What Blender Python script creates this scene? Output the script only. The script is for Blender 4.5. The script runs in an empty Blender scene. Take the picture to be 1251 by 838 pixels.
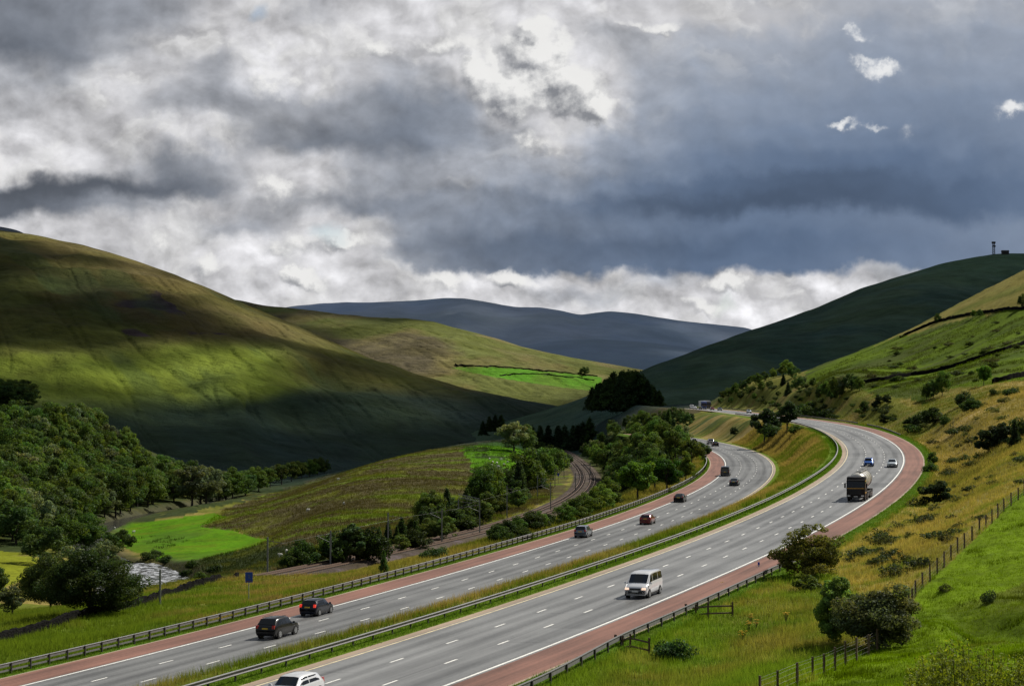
import bpy, bmesh, math, random
import numpy as np
from mathutils import Vector, Matrix
rng = np.random.default_rng(7)
random.seed(7)
F, HOR = 2451.13, 524.527
CX, CY = 625.5, 419.0
PITCH = math.atan((HOR - CY) / F)
cP, sP = math.cos(PITCH), math.sin(PITCH)
scene = bpy.context.scene
col = bpy.data.collections.new("place"); scene.collection.children.link(col)
link = col.objects.link

# ------------------------------------------------------------------ survey helpers
def ray(px, py):
    u = (np.asarray(px, float) - CX) / F; v = (CY - np.asarray(py, float)) / F
    y = cP - v * sP; z = sP + v * cP
    return u / y, z / y                      # x per metre of depth, z per metre of depth
def at(px, py, Y):
    a, b = ray(px, py); return np.array([a * Y, Y, b * Y])
def project(P):
    P = np.asarray(P, float)
    d = P[..., 1] * cP + P[..., 2] * sP; v = -P[..., 1] * sP + P[..., 2] * cP
    return CX + F * P[..., 0] / d, CY - F * v / d

def hash2(ix, iy, seed):
    h = (ix.astype(np.int64) * 374761393 + iy.astype(np.int64) * 668265263 + seed * 974634777) & 0xffffffff
    h = ((h ^ (h >> 13)) * 1274126177) & 0xffffffff
    h = (h ^ (h >> 16)) & 0xffffffff
    return h / 4294967295.0
def vnoise(x, y, seed=0):
    x = np.asarray(x, float); y = np.asarray(y, float)
    ix = np.floor(x); iy = np.floor(y); fx = x - ix; fy = y - iy
    fx = fx * fx * fx * (fx * (fx * 6 - 15) + 10); fy = fy * fy * fy * (fy * (fy * 6 - 15) + 10)
    a = hash2(ix, iy, seed); b = hash2(ix + 1, iy, seed); c = hash2(ix, iy + 1, seed); d = hash2(ix + 1, iy + 1, seed)
    return (a + (b - a) * fx) * (1 - fy) + (c + (d - c) * fx) * fy
def fbm(x, y, octv=4, seed=0, gain=.5):
    t = 0; amp = 1; s = 0
    for i in range(octv):
        t = t + amp * (vnoise(x * 2 ** i + 17.3 * i, y * 2 ** i - 9.1 * i, seed + i) - .5) * 2; s += amp; amp *= gain
    return t / s
def sstep(a, b, x):
    t = np.clip((x - a) / (b - a), 0, 1); return t * t * (3 - 2 * t)
def inpoly(px, py, poly):
    r = np.zeros(np.shape(px), bool); n = len(poly)
    for i in range(n):
        x0, y0 = poly[i]; x1, y1 = poly[(i + 1) % n]
        if y0 == y1: continue
        c = ((y0 > py) != (y1 > py)) & (px < (x1 - x0) * (py - y0) / (y1 - y0) + x0); r ^= c
    return r

# ------------------------------------------------------------------ object helpers
def tag(o, label=None, cat=None, group=None, kind=None):
    if label: o["label"] = label
    if cat: o["category"] = cat
    if group: o["group"] = group
    if kind: o["kind"] = kind
    return o
def empty(name, loc=(0, 0, 0), rz=0):
    o = bpy.data.objects.new(name, None); o.empty_display_size = .2; link(o)
    o.location = loc; o.rotation_euler = (0, 0, rz); return o
def mesh_np(name, V, faces, mat, colr=None, smooth=False, parent=None, uv=None):
    """V (n,3); faces = list of int arrays (m,k); colr (n,3) per vertex"""
    me = bpy.data.meshes.new(name)
    V = np.asarray(V, np.float32)
    faces = [np.asarray(f, np.int32) for f in (faces if isinstance(faces, list) else [faces]) if len(f)]
    loops = np.concatenate([f.ravel() for f in faces])
    tot = np.concatenate([np.full(len(f), f.shape[1], np.int32) for f in faces])
    start = np.concatenate([[0], np.cumsum(tot)[:-1]]).astype(np.int32)
    me.vertices.add(len(V)); me.vertices.foreach_set("co", V.ravel())
    me.loops.add(len(loops)); me.loops.foreach_set("vertex_index", loops)
    me.polygons.add(len(tot)); me.polygons.foreach_set("loop_start", start); me.polygons.foreach_set("loop_total", tot)
    if smooth: me.polygons.foreach_set("use_smooth", np.ones(len(tot), bool))
    me.update(calc_edges=True); me.validate()
    if colr is not None:
        at_ = me.color_attributes.new("col", "FLOAT_COLOR", "POINT")
        c4 = np.ones((len(V), 4), np.float32); c4[:, :3] = colr; at_.data.foreach_set("color", c4.ravel())
    if uv is not None:
        l = me.uv_layers.new(name="uv"); l.data.foreach_set("uv", np.asarray(uv, np.float32)[loops].ravel())
    for m in (mat if isinstance(mat, (list, tuple)) else [mat]): me.materials.append(m)
    o = bpy.data.objects.new(name, me); link(o)
    if parent is not None: o.parent = parent
    return o
def grid_faces(nr, nc):
    i = np.arange(nr - 1)[:, None] * nc + np.arange(nc - 1)[None, :]
    return np.stack([i, i + 1, i + nc + 1, i + nc], -1).reshape(-1, 4)
class MB:
    """collects shapes for ONE mesh object"""
    def __init__(s): s.v = []; s.f = []
    def add(s, V, Fs):
        o = len(s.v); s.v += [tuple(map(float, p)) for p in V]; s.f += [tuple(int(i) + o for i in f) for f in Fs]; return s
    def box(s, c, d, rz=0, taper=1.0):
        x, y, z = d[0] / 2, d[1] / 2, d[2] / 2; t = taper
        P = [(-x, -y, -z), (x, -y, -z), (x, y, -z), (-x, y, -z), (-x * t, -y * t, z), (x * t, -y * t, z), (x * t, y * t, z), (-x * t, y * t, z)]
        cs, sn = math.cos(rz), math.sin(rz)
        P = [(c[0] + a * cs - b * sn, c[1] + a * sn + b * cs, c[2] + e) for a, b, e in P]
        return s.add(P, [(3, 2, 1, 0), (4, 5, 6, 7), (0, 1, 5, 4), (1, 2, 6, 5), (2, 3, 7, 6), (3, 0, 4, 7)])
    def tube(s, pts, r, n=6, cap=True):
        pts = [Vector(p) for p in pts]; rs = r if isinstance(r, (list, tuple)) else [r] * len(pts)
        V = []; Fs = []
        for i, p in enumerate(pts):
            d = (pts[min(i + 1, len(pts) - 1)] - pts[max(i - 1, 0)]).normalized()
            a = d.cross(Vector((0, 0, 1)) if abs(d.z) < .9 else Vector((1, 0, 0))).normalized(); b = d.cross(a)
            for k in range(n):
                t = 2 * math.pi * k / n; V.append(p + (a * math.cos(t) + b * math.sin(t)) * rs[i])
        for i in range(len(pts) - 1):
            for k in range(n):
                Fs.append((i * n + k, i * n + (k + 1) % n, (i + 1) * n + (k + 1) % n, (i + 1) * n + k))
        if cap: Fs += [tuple(range(n))[::-1], tuple(range((len(pts) - 1) * n, len(pts) * n))]
        return s.add(V, Fs)
    def sweep(s, path, prof, closed=True, cap=True):
        """path list of (pos, left-normal 2d); prof list of (o, z)"""
        n = len(prof); V = []; Fs = []
        for p, nn in path:
            for o, z in prof: V.append((p[0] + nn[0] * o, p[1] + nn[1] * o, p[2] + z))
        m = n if closed else n - 1
        for i in range(len(path) - 1):
            for k in range(m):
                Fs.append((i * n + k, i * n + (k + 1) % n, (i + 1) * n + (k + 1) % n, (i + 1) * n + k))
        if closed and cap: Fs += [tuple(range(n)), tuple(range((len(path) - 1) * n, len(path) * n))[::-1]]
        return s.add(V, Fs)
    def cyl(s, c, r, h, axis='z', n=16, r2=None, x0=None):
        ax = {'x': 0, 'y': 1, 'z': 2}[axis]; r2 = r if r2 is None else r2; V = []
        for q, rr in ((-h / 2, r), (h / 2, r2)):
            for k in range(n):
                t = 2 * math.pi * k / n; a, b = rr * math.cos(t), rr * math.sin(t)
                p = [0, 0, 0]; p[ax] = q; p[(ax + 1) % 3] = a; p[(ax + 2) % 3] = b
                V.append((c[0] + p[0], c[1] + p[1], c[2] + p[2]))
        return s.add(V, [(k, (k + 1) % n, n + (k + 1) % n, n + k) for k in range(n)] + [tuple(range(n))[::-1], tuple(range(n, 2 * n))])
    def build(s, name, mat, parent=None, sharp=None, bevel=0):
        me = bpy.data.meshes.new(name); me.from_pydata(s.v, [], s.f)
        bm = bmesh.new(); bm.from_mesh(me); bmesh.ops.recalc_face_normals(bm, faces=bm.faces)
        if bevel: bmesh.ops.bevel(bm, geom=[e for e in bm.edges if e.calc_face_angle(0) > .6], offset=bevel, segments=2, affect='EDGES')
        bm.to_mesh(me); bm.free()
        if sharp is not None:
            me.polygons.foreach_set("use_smooth", [True] * len(me.polygons)); me.set_sharp_from_angle(angle=math.radians(sharp))
        me.materials.append(mat)
        o = bpy.data.objects.new(name, me); link(o)
        if parent is not None: o.parent = parent
        return o
def copy_tree(o, parent=None):
    c = o.copy(); link(c)
    if parent is not None: c.parent = parent
    for ch in list(o.children): copy_tree(ch, c)
    return c

# ------------------------------------------------------------------ materials
class G:
    """small wrapper that writes shader-node arithmetic"""
    def __init__(s, tree): s.t = tree; s.n = tree.nodes; s.l = tree.links
    def node(s, typ, **kw):
        nd = s.n.new(typ)
        for k, v in kw.items(): setattr(nd, k, v)
        return nd
    def put(s, sock, v):
        if isinstance(v, bpy.types.NodeSocket): s.l.new(v, sock)
        elif v is not None:
            if isinstance(v, (tuple, list)) and sock.type == 'RGBA' and len(v) == 3: v = (*v, 1)
            sock.default_value = v
    def m(s, op, a, b=None, c=None, clamp=False):
        nd = s.node('ShaderNodeMath', operation=op); nd.use_clamp = clamp
        for i, v in enumerate((a, b, c)):
            if v is not None: s.put(nd.inputs[i], v)
        return nd.outputs[0]
    def vm(s, op, a, b=None, scale=None):
        nd = s.node('ShaderNodeVectorMath', operation=op); s.put(nd.inputs[0], a)
        if b is not None: s.put(nd.inputs[1], b)
        if scale is not None: s.put(nd.inputs['Scale'], scale)
        return nd.outputs['Value'] if op in ('LENGTH', 'DOT_PRODUCT', 'DISTANCE') else nd.outputs['Vector']
    def noise(s, vec, scale, detail=4, rough=.55, out='Fac', dist=0, dim='3D'):
        nd = s.node('ShaderNodeTexNoise', noise_dimensions=dim); s.put(nd.inputs['Vector'], vec); nd.inputs['Scale'].default_value = scale
        nd.inputs['Detail'].default_value = detail; nd.inputs['Roughness'].default_value = rough; nd.inputs['Distortion'].default_value = dist
        return nd.outputs[out]
    def ss(s, x, a, b, lo=0., hi=1.):
        nd = s.node('ShaderNodeMapRange', interpolation_type='SMOOTHSTEP'); s.put(nd.inputs[0], x)
        for i, v in zip((1, 2, 3, 4), (a, b, lo, hi)): s.put(nd.inputs[i], v)
        return nd.outputs[0]
    def mr(s, x, a, b, lo, hi):
        nd = s.node('ShaderNodeMapRange'); s.put(nd.inputs[0], x)
        for i, v in zip((1, 2, 3, 4), (a, b, lo, hi)): s.put(nd.inputs[i], v)
        return nd.outputs[0]
    def mix(s, f, a, b, blend='MIX'):
        nd = s.node('ShaderNodeMix', data_type='RGBA', blend_type=blend); s.put(nd.inputs[0], f); s.put(nd.inputs[6], a); s.put(nd.inputs[7], b)
        return nd.outputs[2]
    def comb(s, x, y, z):
        nd = s.node('ShaderNodeCombineXYZ')
        for i, v in enumerate((x, y, z)): s.put(nd.inputs[i], v)
        return nd.outputs[0]
    def sep(s, v):
        nd = s.node('ShaderNodeSeparateXYZ'); s.put(nd.inputs[0], v); return nd.outputs
def new_mat(name):
    m = bpy.data.materials.new(name); m.use_nodes = True; g = G(m.node_tree)
    b = m.node_tree.nodes['Principled BSDF']; return m, g, b
def simple(name, c, rough=.6, metal=0, coat=0, var=.12, vscale=3., spec=.5, emit=None):
    m, g, b = new_mat(name)
    pos = g.node('ShaderNodeTexCoord').outputs['Object']
    n = g.noise(pos, vscale, 4)
    k = g.mr(n, .25, .75, 1 - var, 1 + var)
    g.put(b.inputs['Base Color'], g.mix(1., c, g.comb(k, k, k), 'MULTIPLY'))
    b.inputs['Roughness'].default_value = rough; b.inputs['Metallic'].default_value = metal
    b.inputs['Specular IOR Level'].default_value = spec
    b.inputs['Coat Weight'].default_value = coat; b.inputs['Coat Roughness'].default_value = .08
    if emit: b.inputs['Emission Color'].default_value = (*emit[0], 1); b.inputs['Emission Strength'].default_value = emit[1]
    return m
def attr_mat(name, noise_amp=.35, s1=.9, s2=.12, rough=.95, bump=.5, bscale=1.4, spec=.05, bdist=.3):
    m, g, b = new_mat(name)
    a = g.node('ShaderNodeAttribute', attribute_name='col').outputs['Color']
    pos = g.node('ShaderNodeNewGeometry').outputs['Position']
    n1 = g.noise(pos, s1, 5, .65); n2 = g.noise(pos, s2, 4, .6)
    k1 = g.mr(n1, .28, .72, 1 - noise_amp, 1 + noise_amp); k2 = g.mr(n2, .3, .7, 1 - noise_amp * .7, 1 + noise_amp * .7)
    k = g.m('MULTIPLY', k1, k2)
    c = g.mix(1., a, g.comb(k, k, g.m('MULTIPLY', k, k2)), 'MULTIPLY')
    g.put(b.inputs['Base Color'], c); b.inputs['Roughness'].default_value = rough; b.inputs['Specular IOR Level'].default_value = spec
    bp = g.node('ShaderNodeBump'); bp.inputs['Strength'].default_value = bump; bp.inputs['Distance'].default_value = bdist
    g.put(bp.inputs['Height'], g.noise(pos, bscale, 6, .65)); g.put(b.inputs['Normal'], bp.outputs[0])
    return m
def leaf_mat(name, trans=.45, jitter=True, tint=(1.35, 1.3, .6), gloss=.012):
    m, g, b = new_mat(name); t = m.node_tree
    a = g.node('ShaderNodeAttribute', attribute_name='col').outputs['Color']
    oi = g.node('ShaderNodeObjectInfo').outputs['Random']
    hs = g.node('ShaderNodeHueSaturation'); g.put(hs.inputs['Hue'], g.mr(oi, 0, 1, .482, .518)); g.put(hs.inputs['Value'], g.mr(g.m('FRACT', g.m('MULTIPLY', oi, 7.3)), 0, 1, .66, 1.45)); g.put(hs.inputs['Color'], a)
    c = hs.outputs[0] if jitter else a
    d = g.node('ShaderNodeBsdfDiffuse'); g.put(d.inputs[0], c)
    tr = g.node('ShaderNodeBsdfTranslucent'); g.put(tr.inputs[0], g.mix(1., c, tint, 'MULTIPLY'))
    gl = g.node('ShaderNodeBsdfGlossy'); gl.inputs['Roughness'].default_value = .55; gl.inputs[0].default_value = (.8, .85, .8, 1)
    m1 = g.node('ShaderNodeMixShader'); m1.inputs[0].default_value = trans; g.l.new(d.outputs[0], m1.inputs[1]); g.l.new(tr.outputs[0], m1.inputs[2])
    m2 = g.node('ShaderNodeMixShader'); m2.inputs[0].default_value = gloss; g.l.new(m1.outputs[0], m2.inputs[1]); g.l.new(gl.outputs[0], m2.inputs[2])
    g.l.new(m2.outputs[0], t.nodes['Material Output'].inputs[0]); t.nodes.remove(b)
    return m
# ------------------------------------------------------------------ camera
cam = bpy.data.cameras.new("camera"); camo = bpy.data.objects.new("camera", cam); link(camo)
cam.sensor_width = 36; cam.lens = F / 1251 * 36; cam.clip_end = 60000; cam.clip_start = .5
camo.rotation_euler = (math.pi / 2 + PITCH, 0, 0); scene.camera = camo
scene.view_settings.view_transform = 'Standard'; scene.view_settings.look = 'None'
scene.view_settings.exposure = 0; scene.view_settings.gamma = 1
scene.cycles.max_bounces = 5; scene.cycles.diffuse_bounces = 2; scene.cycles.glossy_bounces = 2
scene.cycles.transparent_max_bounces = 8; scene.cycles.caustics_reflective = False; scene.cycles.caustics_refractive = False
scene.cycles.use_denoising = True
# ------------------------------------------------------------------ sun
SAZ, SEL = math.radians(52), math.radians(47)
SUN = Vector((math.sin(SAZ) * math.cos(SEL), math.cos(SAZ) * math.cos(SEL), math.sin(SEL)))
sun = bpy.data.lights.new("sun", 'SUN'); sun.energy = 5.0; sun.angle = math.radians(.5); sun.color = (1, .95, .86)
suno = bpy.data.objects.new("sun", sun); link(suno); suno.rotation_euler = (-SUN).to_track_quat('-Z', 'Y').to_euler(); suno.location = (60, 60, 90)
# ------------------------------------------------------------------ world: Nishita sky behind a broken deck of cloud
world = bpy.data.worlds.new("World"); scene.world = world; world.use_nodes = True
g = G(world.node_tree); bg = world.node_tree.nodes['Background']
sky = g.node('ShaderNodeTexSky', sky_type='NISHITA'); sky.sun_disc = False; sky.sun_elevation = SEL; sky.sun_rotation = SAZ; sky.altitude = 200
dirv = g.node('ShaderNodeTexCoord').outputs['Generated']
X, Y, Z = g.sep(dirv)
yy = g.m('MAXIMUM', g.m('ABSOLUTE', Y), .25)
K = F / 100
P0 = g.comb(g.m('MULTIPLY', g.m('DIVIDE', X, yy), K), g.m('MULTIPLY', g.m('DIVIDE', Z, yy), K), 0.)   # 1 unit = 100 px of the photo at the horizon
def vnz(p, scale, detail, amt, sq=(1, 1, 1)):
    c = g.noise(g.vm('MULTIPLY', p, sq), scale, detail, .55, out='Color')
    return g.vm('SCALE', g.vm('SUBTRACT', c, (.5, .5, .5)), scale=amt)
warp1 = vnz(P0, .8, 3, .62)
warp2 = vnz(P0, 2.4, 5, .42)
PW = g.vm('ADD', g.vm('ADD', P0, warp1), warp2)
def sc(px, py): return ((px - CX) / 100, (HOR - py) / 100, 0.)
def blob(p, px, py, rx, ry, e0=1.0, e1=0.0):
    d = g.vm('LENGTH', g.vm('MULTIPLY', g.vm('SUBTRACT', p, sc(px, py)), (100 / rx, 100 / ry, 0.)))
    return g.ss(d, e0, e1)
# --- brightness of the cloud deck, band by band up the sky (display greys, west to east)
SX = [20, 80, 140, 200, 260, 320, 380, 440, 500, 560, 620, 680, 740, 800, 870, 950, 1030, 1110, 1190, 1250]
DECK = [(-90, [140] * 8 + [165] * 6 + [150] * 6),
 (10, [122, 128, 138, 150, 175, 182, 165, 196, 192, 185, 186, 196, 202, 190, 178, 172, 165, 160, 160, 160]),
 (45, [112, 122, 150, 172, 195, 205, 185, 195, 202, 204, 200, 196, 168, 165, 160, 155, 150, 148, 148, 150]),
 (85, [158, 148, 192, 172, 152, 216, 210, 170, 156, 176, 216, 222, 190, 158, 152, 148, 144, 142, 142, 145]),
 (125, [168, 172, 188, 156, 146, 150, 146, 142, 128, 140, 196, 176, 206, 152, 144, 138, 134, 132, 132, 136]),
 (165, [208, 200, 178, 190, 196, 140, 118, 124, 122, 140, 160, 182, 148, 142, 134, 126, 122, 120, 124, 130]),
 (198, [206, 202, 170, 130, 146, 178, 190, 156, 150, 156, 156, 158, 144, 128, 118, 112, 108, 108, 112, 120]),
 (225, [88, 88, 94, 104, 122, 195, 190, 148, 148, 158, 150, 140, 124, 110, 100, 94, 93, 95, 101, 111]),
 (247, [100, 112, 138, 160, 176, 160, 152, 130, 132, 142, 134, 120, 106, 94, 88, 86, 88, 93, 101, 112]),
 (272, [200, 180, 178, 198, 156, 148, 190, 178, 138, 130, 126, 121, 118, 116, 114, 114, 117, 121, 126, 131]),
 (300, [202, 192, 186, 208, 188, 204, 216, 190, 128, 114, 107, 104, 102, 100, 101, 104, 110, 117, 124, 130]),
 (324, [200, 200, 192, 196, 194, 214, 210, 182, 140, 122, 114, 111, 109, 108, 108, 110, 114, 120, 128, 136]),
 (340, [200, 200, 200, 198, 186, 192, 206, 198, 184, 200, 210, 190, 176, 166, 176, 190, 176, 160, 155, 154]),
 (358, [200, 200, 200, 196, 184, 200, 204, 184, 174, 196, 180, 168, 166, 176, 190, 208, 200, 178, 164, 158]),
 (384, [205] * 4 + [204, 200, 206, 216, 210, 205, 212, 204, 194, 190, 202, 208, 210, 200, 180, 170]),
 (440, [200] * 20)]
wx_, wy_, _ = g.sep(PW)
FX = g.m('DIVIDE', g.m('ADD', g.m('MULTIPLY', wx_, 100.), CX), 1251.); PY = g.m('SUBTRACT', HOR, g.m('MULTIPLY', wy_, 100.))
def lin_(v): v /= 255.; return v / 12.92 if v <= .04045 else ((v + .055) / 1.055) ** 2.4
deck = None
for k_, (y_, vals) in enumerate(DECK):
    nd = g.node('ShaderNodeValToRGB'); cr_ = nd.color_ramp; cr_.interpolation = 'EASE'; g.put(nd.inputs[0], FX)
    while len(cr_.elements) < len(SX): cr_.elements.new(.5)
    for el, x_, v in zip(cr_.elements, SX, vals): el.position = x_ / 1251
    for el, x_, v in zip(cr_.elements, SX, vals):
        t_ = min(max((175 - v) / 70., 0), 1); r_ = min(max((x_ - 380) / 500., 0), 1); b_ = t_ * (.35 + .65 * r_)
        el.color = (lin_(v * (1 - .15 * b_)), lin_(v * (1 + .015 * b_)), lin_(v * (1.02 + .24 * b_)), 1)
    if deck is None: deck = nd.outputs[0]
    else: deck = g.mix(g.ss(PY, DECK[k_ - 1][0], y_), deck, nd.outputs[0])
# --- billowing relief, lit from the upper right
def dn(off, sc_, det, rg_): return g.noise(g.vm('MULTIPLY', g.vm('ADD', g.vm('ADD', P0, g.vm('SCALE', warp1, scale=.6)), off), (1., 1.25, 1.)), sc_, det, rg_)
na = dn((0., 0., 0.), 1.25, 7, .53); nb = dn((.09, .12, 0.), 1.25, 7, .53)
rel_ = g.m('SUBTRACT', na, nb)
lumd = g.sep(deck)[1]
gain = g.ss(lumd, .08, .45, .5, 1.35); calm = g.m('MAXIMUM', g.ss(g.sep(P0)[0], 3.2, .3, .35, 1.), g.ss(g.sep(P0)[1], 2.1, 1.85, 0., 1.3))
k_ = g.m('ADD', 1., g.m('MULTIPLY', g.m('MULTIPLY', rel_, 1.25), g.m('MULTIPLY', gain, calm))); k_ = g.m('ADD', k_, g.m('MULTIPLY', g.m('MULTIPLY', g.m('SUBTRACT', na, .5), .5), g.m('MULTIPLY', gain, calm)))
k_ = g.m('MINIMUM', g.m('MAXIMUM', k_, .68), 1.4)
c = g.mix(1., deck, g.comb(k_, k_, k_), 'MULTIPLY'); c = g.mix(1., c, g.mix(g.ss(lumd, .10, .5), (1.07, 1.07, 1.07), (1.17, 1.165, 1.15)), 'MULTIPLY')
pa = g.noise(g.vm('MULTIPLY', PW, (.9, 1.2, 1.)), 1.15, 7, .52); pb = g.noise(g.vm('MULTIPLY', g.vm('ADD', PW, (.07, .09, 0.)), (.9, 1.2, 1.)), 1.15, 7, .52)
pm = g.m('MULTIPLY', g.ss(pa, .49, .60), g.ss(lumd, .24, .52, 0., .55)); pl = g.m('ADD', .62, g.m('MULTIPLY', g.m('SUBTRACT', pa, pb), 2.6)); pl = g.m('MINIMUM', g.m('MAXIMUM', pl, .38), .86)
c = g.mix(pm, c, g.comb(pl, g.m('MULTIPLY', pl, .995), g.m('MULTIPLY', pl, .985)))
# --- crisp sunlit cumulus heads
HEAD = [(655, 70, 66, 58, 1.0), (632, 108, 84, 54, 1.0), (700, 112, 66, 46, 1.0), (726, 128, 42, 32, .95), (592, 84, 50, 44, .85), (655, 42, 40, 30, .9), (545, 48, 80, 26, .5), (470, 56, 80, 26, .42), (655, 170, 60, 34, .42), (300, 52, 60, 34, .4), (330, 98, 66, 34, .45),
        (338, 222, 46, 46, .5), (258, 322, 48, 36, .62), (372, 304, 80, 46, .6), (420, 290, 46, 22, .6), (372, 346, 50, 22, .7), (545, 342, 66, 20, .6), (625, 340, 66, 22, .7), (900, 348, 66, 26, .65), (860, 374, 56, 20, .6), (800, 24, 76, 14, .5), (190, 288, 60, 28, .35)]
def dens(off):
    p = g.vm('ADD', PW, off); b_ = None
    for h in HEAD:
        v = g.m('MULTIPLY', blob(p, *h[:4]), h[4] * 1.1); b_ = v if b_ is None else g.m('MAXIMUM', b_, v)
    n = g.noise(g.vm('ADD', P0, off), 2.6, 7, .58)
    return g.m('ADD', b_, g.m('MULTIPLY', g.ss(b_, 0., .3), g.m('MULTIPLY', g.m('SUBTRACT', n, .5), 1.5)))
d0 = dens((0., 0., 0.)); d1 = dens((.09, .10, 0.))
headm = g.m('MULTIPLY', g.ss(d0, .14, .62), .92)
headl = g.m('ADD', .585, g.m('ADD', g.m('MULTIPLY', g.m('SUBTRACT', d0, d1), .95), g.m('MULTIPLY', g.m('SUBTRACT', na, .5), .7))); headl = g.m('MINIMUM', g.m('MAXIMUM', headl, .22), .86)
hc = g.mix(g.mr(headl, .22, .5, 0., 1.), (.21, .22, .245), (.50, .505, .515)); hc = g.mix(g.mr(headl, .48, .8, 0., 1.), hc, (.85, .845, .83))
c = g.mix(headm, c, hc)
# --- small torn white wisps over the blue-grey on the right
WISP = [(1078, 84, 40, 20, 1.0), (1060, 72, 30, 14, .8), (1052, 42, 30, 16, .75), (1040, 34, 22, 10, .6), (1032, 150, 34, 13, .85), (1066, 156, 26, 11, .6), (1240, 134, 36, 18, 1.0), (1112, 165, 22, 20, .35)]
PWs = g.vm('ADD', P0, g.vm('ADD', vnz(P0, 4.2, 5, .50), vnz(P0, 1.6, 2, .22)))
wb = None
for h in WISP:
    v = g.m('MULTIPLY', blob(PWs, *h[:4]), h[4]); wb = v if wb is None else g.m('MAXIMUM', wb, v)
wd = g.m('ADD', wb, g.m('MULTIPLY', g.m('SUBTRACT', g.noise(P0, 7.5, 6, .62), .5), 1.2))
wispm = g.m('ADD', g.m('MULTIPLY', g.ss(wd, .12, 1.15), g.ss(wb, .03, .5, 0., .92)), g.m('MULTIPLY', g.ss(wb, 0., .9), .2))
c = g.mix(wispm, c, (.80, .81, .82))
blue = g.vm('SCALE', sky.outputs[0], scale=.105)
gap = g.m('ADD', g.m('MULTIPLY', blob(PW, 400, 284, 34, 18), .55), g.m('MULTIPLY', blob(PW, 312, 10, 20, 14), .45))
gap = g.m('ADD', gap, g.m('MULTIPLY', blob(PW, 885, 372, 22, 16), .4))
c = g.mix(gap, c, blue)
# overhead and behind: plain broken overcast
over = g.ss(g.sep(P0)[1], 5.9, 9.0)
co = g.mix(g.ss(g.noise(dirv, 3.0, 3, .55), .30, .48), blue, (.165, .185, .215))
front = g.ss(Y, .05, .3)
c = g.mix(g.m('MULTIPLY', front, g.m('SUBTRACT', 1., over)), co, c)
g.put(bg.inputs[0], c); bg.inputs[1].default_value = 1.0
# ------------------------------------------------------------------ the two carriageways (alignment surveyed from the photo)
PU = [-9.48613, 116.77969, -14.83553, 0.37946, -0.88167, -0.60574, -0.74158, -0.51863, -0.48156, -0.97018, -1.1364, -0.83529, -0.71672, -0.55001, -0.21558, 0.09975, 0.23391, 0.12769, -0.17321, -0.5, -0.3, 0.0, 0.0, 0.0, 0.0, 0.0, 0.03103, 0.03133, 0.03002, 0.02953, 0.03458, 0.03892, 0.04073, 0.03952, 0.03482, 0.02877, 0.0244, 0.02196, 0.0205, 0.01976, 0.01953, 0.01954, 0.01986, 0.02029, 0.02064, 0.02094, 0.02119, 0.02143, -0.01534, -0.02352, -0.02079, -0.01064, 0.00118, 0.00119, -0.00385, -0.00715, -0.00601, 0.00073, 0.00857, 0.00828, 0.00682, 0.00615, 0.00586, 0.00515, 0.00399, 0.00222, 0.00138, 0.00088, 0.00061, 0.00049]
PL = [-35.5819, 124.80798, -18.46596, 0.40232, -0.91375, -1.04969, -0.97559, -0.3665, -0.94917, -0.42952, -0.61366, -1.00153, -1.16799, -1.16841, -0.96997, -0.68437, -0.43437, -0.23816, -0.06, 0.0, 0.03308, 0.02977, 0.02601, 0.02508, 0.02363, 0.02309, 0.02695, 0.03149, 0.03297, 0.03094, 0.02738, 0.02405, 0.02101, 0.01824, 0.01549, 0.01287, -0.00263, -0.01169, -0.00762, -0.0107, -0.01169, -0.00604, -0.00098, -0.00238, -0.00455, -0.00761, -0.00992, -0.0103, -0.00572, -0.00397, -0.00275, -0.00208]
SAU, SBU, SAL, SBL = -9.31891, -18.18917, 0.29757, 10.0
DS = 3.0
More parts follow.
